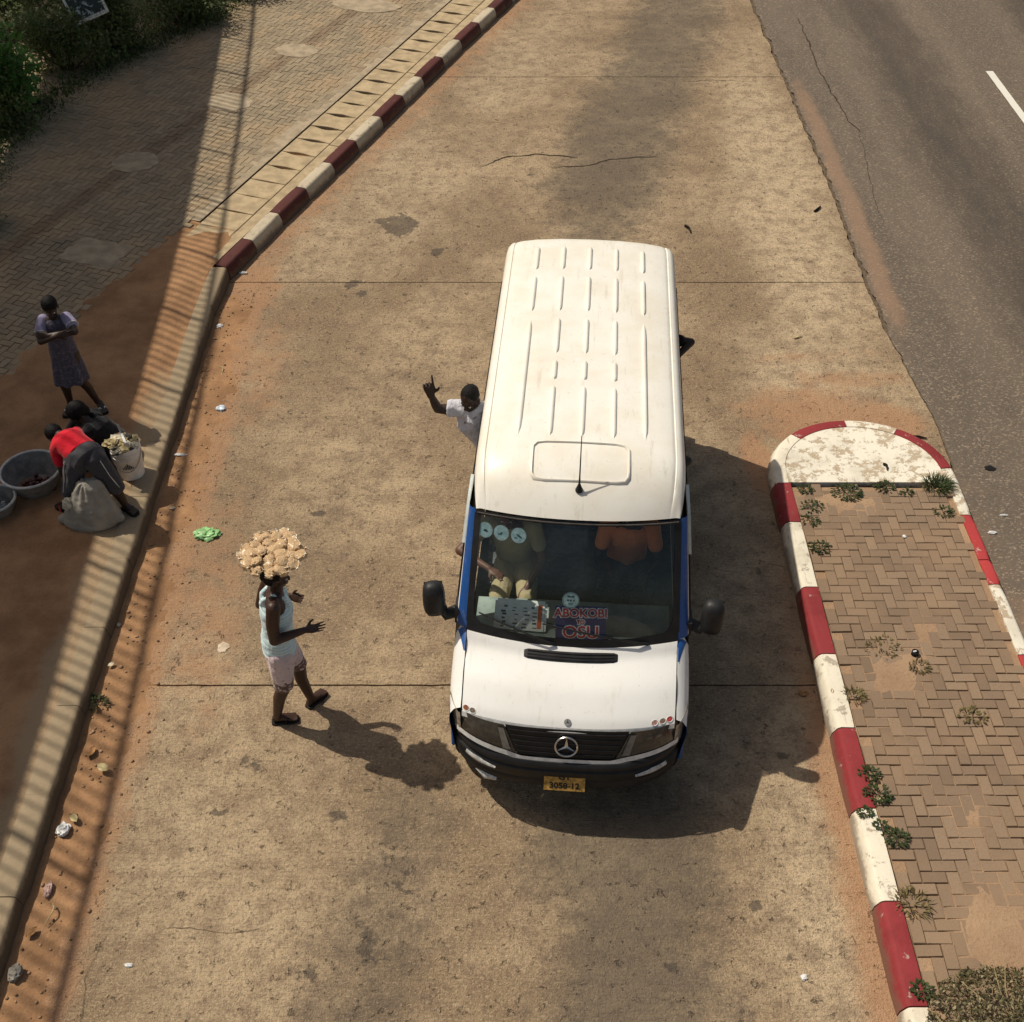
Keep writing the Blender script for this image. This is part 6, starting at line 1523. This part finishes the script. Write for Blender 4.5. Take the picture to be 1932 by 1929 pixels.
# ------------------------------------------------------------------ litter on road, gutter and island
m_green = simple('green_plastic', (.26, .50, .20), .4, .4, .3, 18, .4)
g = ground(391, 1010); crumple('plastic_bag', (g.x, g.y, .0), (.125, .085, .035), m_green, 4, 'crumpled pale green plastic bag lying on the road beside the dirt', 'plastic bag', .5, 3.2)
m_bluew = simple('sachet_print', (.50, .58, .66), .35, .4, .4, 40)
for px, py, r, m_, lb, ct, z in ((459, 517, (.06, .025, .02), m_wplast, 'white plastic scrap in the kerb shadow at the bend', 'litter', 0), (415, 618, (.045, .04, .025), m_wplast, 'white paper scrap in the gutter below the bend', 'litter', .01), (417, 772, (.06, .05, .018), m_bluew, 'blue and white water sachet on the road edge', 'sachet', 0),
                              (340, 859, (.07, .02, .012), m_wplast, 'white stick-shaped scrap lying in the gutter dirt', 'litter', .03), (120, 1568, (.05, .06, .03), m_wplast, 'dirty white bag in the lower gutter', 'litter', .04), (92, 1680, (.03, .06, .02), simple('pink_wrapper', (.45, .30, .26), .5), 'pinkish wrapper in the lower gutter', 'litter', .04),
                              (1517, 1845, (.025, .022, .012), m_wplast, 'white crumb of plastic near the red kerb at bottom right', 'litter', 0), (243, 1822, (.03, .015, .01), m_wplast, 'small white chip on the stripe shadow of the railing', 'litter', .0), (421, 1222, (.05, .06, .006), simple('tan_scrap', (.55, .45, .33), .7), 'tan paper scrap on the road left of the vendor', 'litter', 0),
                              (1706, 1013, (.02, .02, .01), m_wplast, 'white pebble-like scrap on the island paving', 'litter', .15), (1872, 1006, (.045, .018, .012), m_wplast, 'short white scrap on the asphalt beside the island', 'litter', -.01), (1894, 973, (.045, .012, .01), m_wplast, 'thin pale scrap on the asphalt beside the island', 'litter', -.01), (1868, 884, (.06, .04, .006), m_rub, 'flat dark rubber scrap on the asphalt', 'litter', -.01), (30, 1838, (.05, .06, .03), simple('grey_rag', (.24, .22, .19), .9), 'grey rag in the gutter at the bottom left', 'rag', .04), (155, 1305, (.05, .05, .02), simple('dull_wrap', (.30, .22, .17), .7), 'dull brown wrapper at the foot of the kerb', 'litter', .05)):
    g = ground(px, py, z); crumple('litter', g, r, m_, px*.37, lb, ct, .5, 2.6, 14)
def twig(px, py, qx, qy, r, z, mat, lb, ct='twig', bend=.02):
    a, b = ground(px, py, z), ground(qx, qy, z); a.z += r; b.z += r; m = a.lerp(b, .5)+V((bend, bend*.5, bend*.4)); mb = MB(); mb.tube([a, a.lerp(m, .5)+V((bend*.3, 0, 0)), m, b], [r, r*1.1, r*.9, r*.5], 6); o = mb.build('twig', mat, None, smooth=60); tag(o, lb, ct)
m_dk = simple('dark_wood', (.022, .017, .012), .9, .1, .3)
twig(1292, 428, 1303, 441, .018, 0, m_dk, 'short dark twig on the concrete above the minibus'); twig(1536, 401, 1548, 391, .016, 0, m_dk, 'dark twig on the pale concrete near the asphalt seam'); twig(1711, 826, 1748, 829, .014, .0, m_dk, 'black stick lying behind the island nose'); twig(1666, 877, 1673, 888, .014, .17, m_dk, 'short black peg lying on the white island nose')
twig(405, 690, 418, 712, .006, .0, m_yam, 'pale bent straw in the gutter', 'straw', .06); twig(1780, 1100, 1762, 1140, .006, .0, m_yam, 'dry stalk at the foot of the island kerb', 'straw'); twig(100, 1705, 85, 1745, .006, .05, m_yam, 'pale straw in the lower gutter dirt', 'straw', .03); twig(1498, 640, 1513, 636, .01, 0, m_yam, 'pale leaf stalk on the concrete right of the minibus', 'straw')
m_dleaf = simple('dead_leaf', (.30, .16, .07), .8, .2, .4, 20)
def dleaf(px, py, z, s, mat, lb, a):
    g = ground(px, py, z); mb = MB(); n = 7; vs = []
    for j in range(n+1):
        t = j/n; wv = math.sin(math.pi*t)**.8*.30 if 0 < j < n else .01
        for k in (-1, 0, 1): vs.append((s*(t-.5), s*wv*k, .006+s*.12*(abs(k)*.8+(t-.5)**2)))
    mb.add(vs, [(j*3+k, j*3+k+1, j*3+k+4, j*3+k+3) for j in range(n) for k in (0, 1)]); o = mb.build('dead_leaf', mat, None, smooth=60, fix=False); o.location = g; o.rotation_euler = (0, 0, a); tag(o, lb, 'leaf', 'dead leaves on the ground')
for k, (px, py, z, s, m_, lb) in enumerate(((1515, 1310, 0, .10, m_dleaf, 'rust brown leaf on the road beside the white kerb stone'), (172, 1420, .05, .12, m_dleaf, 'brown curled leaf in the gutter below the weed'), (195, 1450, .05, .13, m_yam, 'tan leaf in the gutter dirt near the road joint'), (210, 1255, .05, .07, m_pale, 'pale small leaf in the gutter dirt above the joint'), (225, 1180, .04, .06, m_pale, 'pale chip of leaf in the gutter under the railing shadow'), (325, 960, .03, .07, m_pale, 'pale leaf in the gutter opposite the sack'), (1570, 1305, .16, .05, m_dleaf, 'tiny brown leaf on the island edge'), (1660, 1510, .16, .07, m_yam, 'yellowish leaf by the island weeds'), (60, 1760, .05, .1, m_dleaf, 'brown leaf low in the bottom left gutter'), (140, 1545, .05, .1, m_yam, 'tan leaf in the gutter beside the dirty bag'))):
    dleaf(px, py, z, s, m_, lb, k*1.3)
# weeds
def weed(px, py, z, r, h, n, kind, lb, seed, mat=None, dry=.2):
    g = ground(px, py, z); rg = random.Random(seed); root = empty('weed', g); mb = MB(); tone = []
    for k in range(n):
        a = rg.uniform(0, 6.28); q = math.sqrt(rg.random())*r; p = V((q*math.cos(a), q*.8*math.sin(a), 0)); t = rg.random()*.6+(dry if rg.random() < .3 else 0)
        if kind == 'grass':
            d = V((math.cos(a)*.8+rg.gauss(0, .4), math.sin(a)*.8+rg.gauss(0, .4), rg.uniform(.5, 1.4))).normalized(); L_ = h*rg.uniform(.6, 1.2); s = d.cross(V((0, 0, 1))).normalized()*.006
            b0 = len(mb.v); m1 = p+d*L_*.5; m2 = p+d*L_+V((0, 0, -L_*.25)); mb.v += [tuple(x) for x in (p-s, p+s, m1+s*.8, m1-s*.8, m2)]; mb.f += [(b0, b0+1, b0+2, b0+3), (b0+3, b0+2, b0+4)]; mb.m += [0, 0]; tone += [t]*5
        else:
            p.z = rg.random()*h*(1-q/r*.6); d = V((math.cos(a), math.sin(a), rg.uniform(-.1, .6))); s = rg.uniform(.022, .042); leaf(mb, tone, p, d, V((0, 0, 1)), s, s*.6, min(1, t))
    f = mb.build('leaves', mat or m_weed, root, fix=False); set_attr(f.data, 'tone', tone)
    if kind != 'grass':
        st = MB()
        for k in range(4): a = rg.uniform(0, 6.28); st.tube([V((0, 0, 0)), V((r*.5*math.cos(a), r*.5*math.sin(a), h*.5)), V((r*.9*math.cos(a), r*.9*math.sin(a), h*.35))], .003, 4)
        st.build('stem', m_bark, root)
    tag(root, lb, 'weed')
W = [(1520, 925, .155, .09, .06, 90, 'leaf', 'small weed at the left end of the island nose joint'), (1597, 931, .155, .19, .07, 260, 'leaf', 'broad low weed along the joint below the white nose'), (1667, 920, .155, .12, .08, 130, 'leaf', 'weed in the middle of the nose joint'), (1768, 918, .155, .16, .17, 260, 'grass', 'green grass tuft at the right end of the nose joint'), (1710, 930, .155, .08, .05, 60, 'leaf', 'small weed left of the green grass tuft'),
     (1546, 1035, .155, .13, .08, 130, 'leaf', 'leafy weed by the white kerb stone near the nose'), (1532, 957, .155, .14, .04, 80, 'leaf', 'flat thin weed below the left nose corner'), (1527, 983, .155, .12, .03, 70, 'leaf', 'second flat weed below the left nose corner'), (1780, 966, .155, .12, .05, 80, 'leaf', 'sparse weed near the right kerb below the grass tuft'),
     (1640, 1462, .155, .10, .07, 110, 'leaf', 'upper weed beside the long red kerb stone'), (1655, 1500, .155, .13, .08, 150, 'leaf', 'middle weed beside the long red kerb stone'), (1632, 1535, .155, .07, .06, 80, 'leaf', 'weed at the lower end of the red kerb stone'), (1660, 1560, .155, .06, .05, 60, 'leaf', 'weed at the top of the white kerb stone'), (1690, 1582, .155, .12, .07, 130, 'leaf', 'dark weed in the paving right of the white kerb stone'),
     (1835, 1352, .155, .14, .05, 110, 'leaf', 'small dry weed alone in the island paving'), (1735, 1258, .155, .12, .05, 110, 'grass', 'withered grass beside the pipe stub'), (1665, 1222, .155, .22, .05, 120, 'grass', 'thin straw left of the pipe stub'), (1612, 1312, .155, .12, .07, 110, 'grass', 'dry grass tuft by the red kerb stone'), (1720, 1705, .155, .17, .10, 120, 'grass', 'dry grass beside the lowest joint of the kerb'), (1738, 1870, .155, .09, .06, 110, 'leaf', 'weed at the foot of the bottom red kerb stone'), (182, 1328, .04, .13, .10, 110, 'leaf', 'green weed growing at the foot of the left kerb')]
for k, (px, py, z, r, h, n, kd, lb) in enumerate(W): weed(px, py, z, r*.8, h*.85, int(n*.7), kd, lb, 100+k, m_dry if ('dry' in lb or 'wither' in lb or 'straw' in lb) else None)
# dry bush in the lower right corner
g = ground(1905, 1925, .15); root = empty('dry_bush', (g.x, g.y-.1, .15)); mb = MB(); tone = []; rg = random.Random(9)
for k in range(5200):
    a = rg.uniform(0, 6.28); q = rg.random()**.55; p = V((.62*q*math.cos(a), .50*q*math.sin(a), .22*(1-q*q)*rg.random()**.5)); d = V((rg.gauss(0, 1), rg.gauss(0, 1), rg.gauss(.2, .5))); s = rg.uniform(.015, .045)
    leaf(mb, tone, p, d, V((rg.gauss(0, .6), rg.gauss(0, .6), 1)), s, s*.45, min(1, rg.random()**1.3))
f = mb.build('foliage', leaf_mat('withered_leaf', (.05, .048, .022), (.15, .13, .06), (.42, .36, .21)), root, fix=False); set_attr(f.data, 'tone', tone)
for k in range(26):
    a = rg.uniform(0, 6.28); r = rg.uniform(.3, .68); mb = MB(); mb.tube([V((0, 0, .02)), V((r*.5*math.cos(a+.2), r*.4*math.sin(a+.2), .16)), V((r*math.cos(a), r*.8*math.sin(a), .05))], [.006, .004, .002], 5); mb.build('stem', m_dry if False else simple('dry_stem', (.30, .24, .13), .9) if k == 0 else bpy.data.materials['dry_stem'], root)
tag(root, 'withered low bush spreading over the island paving at the bottom right', 'bush')
g = ground(1726, 1234, .16); ps = empty('pipe_stub', g); mb = MB(); mb.lathe([(.034, -.03), (.034, .03), (.026, .032), (.025, -.02), (0, -.02)], (0, 0, 0), 18); mb.build('pipe', m_rub, ps, smooth=40); mb = MB(); mb.tube([V((-.02, .008, .018)), V((.012, .012, .022))], .010, 7); mb.build('pipe_plug', m_wplast, ps, smooth=60); tag(ps, 'short black pipe stub set in the island paving', 'pipe')
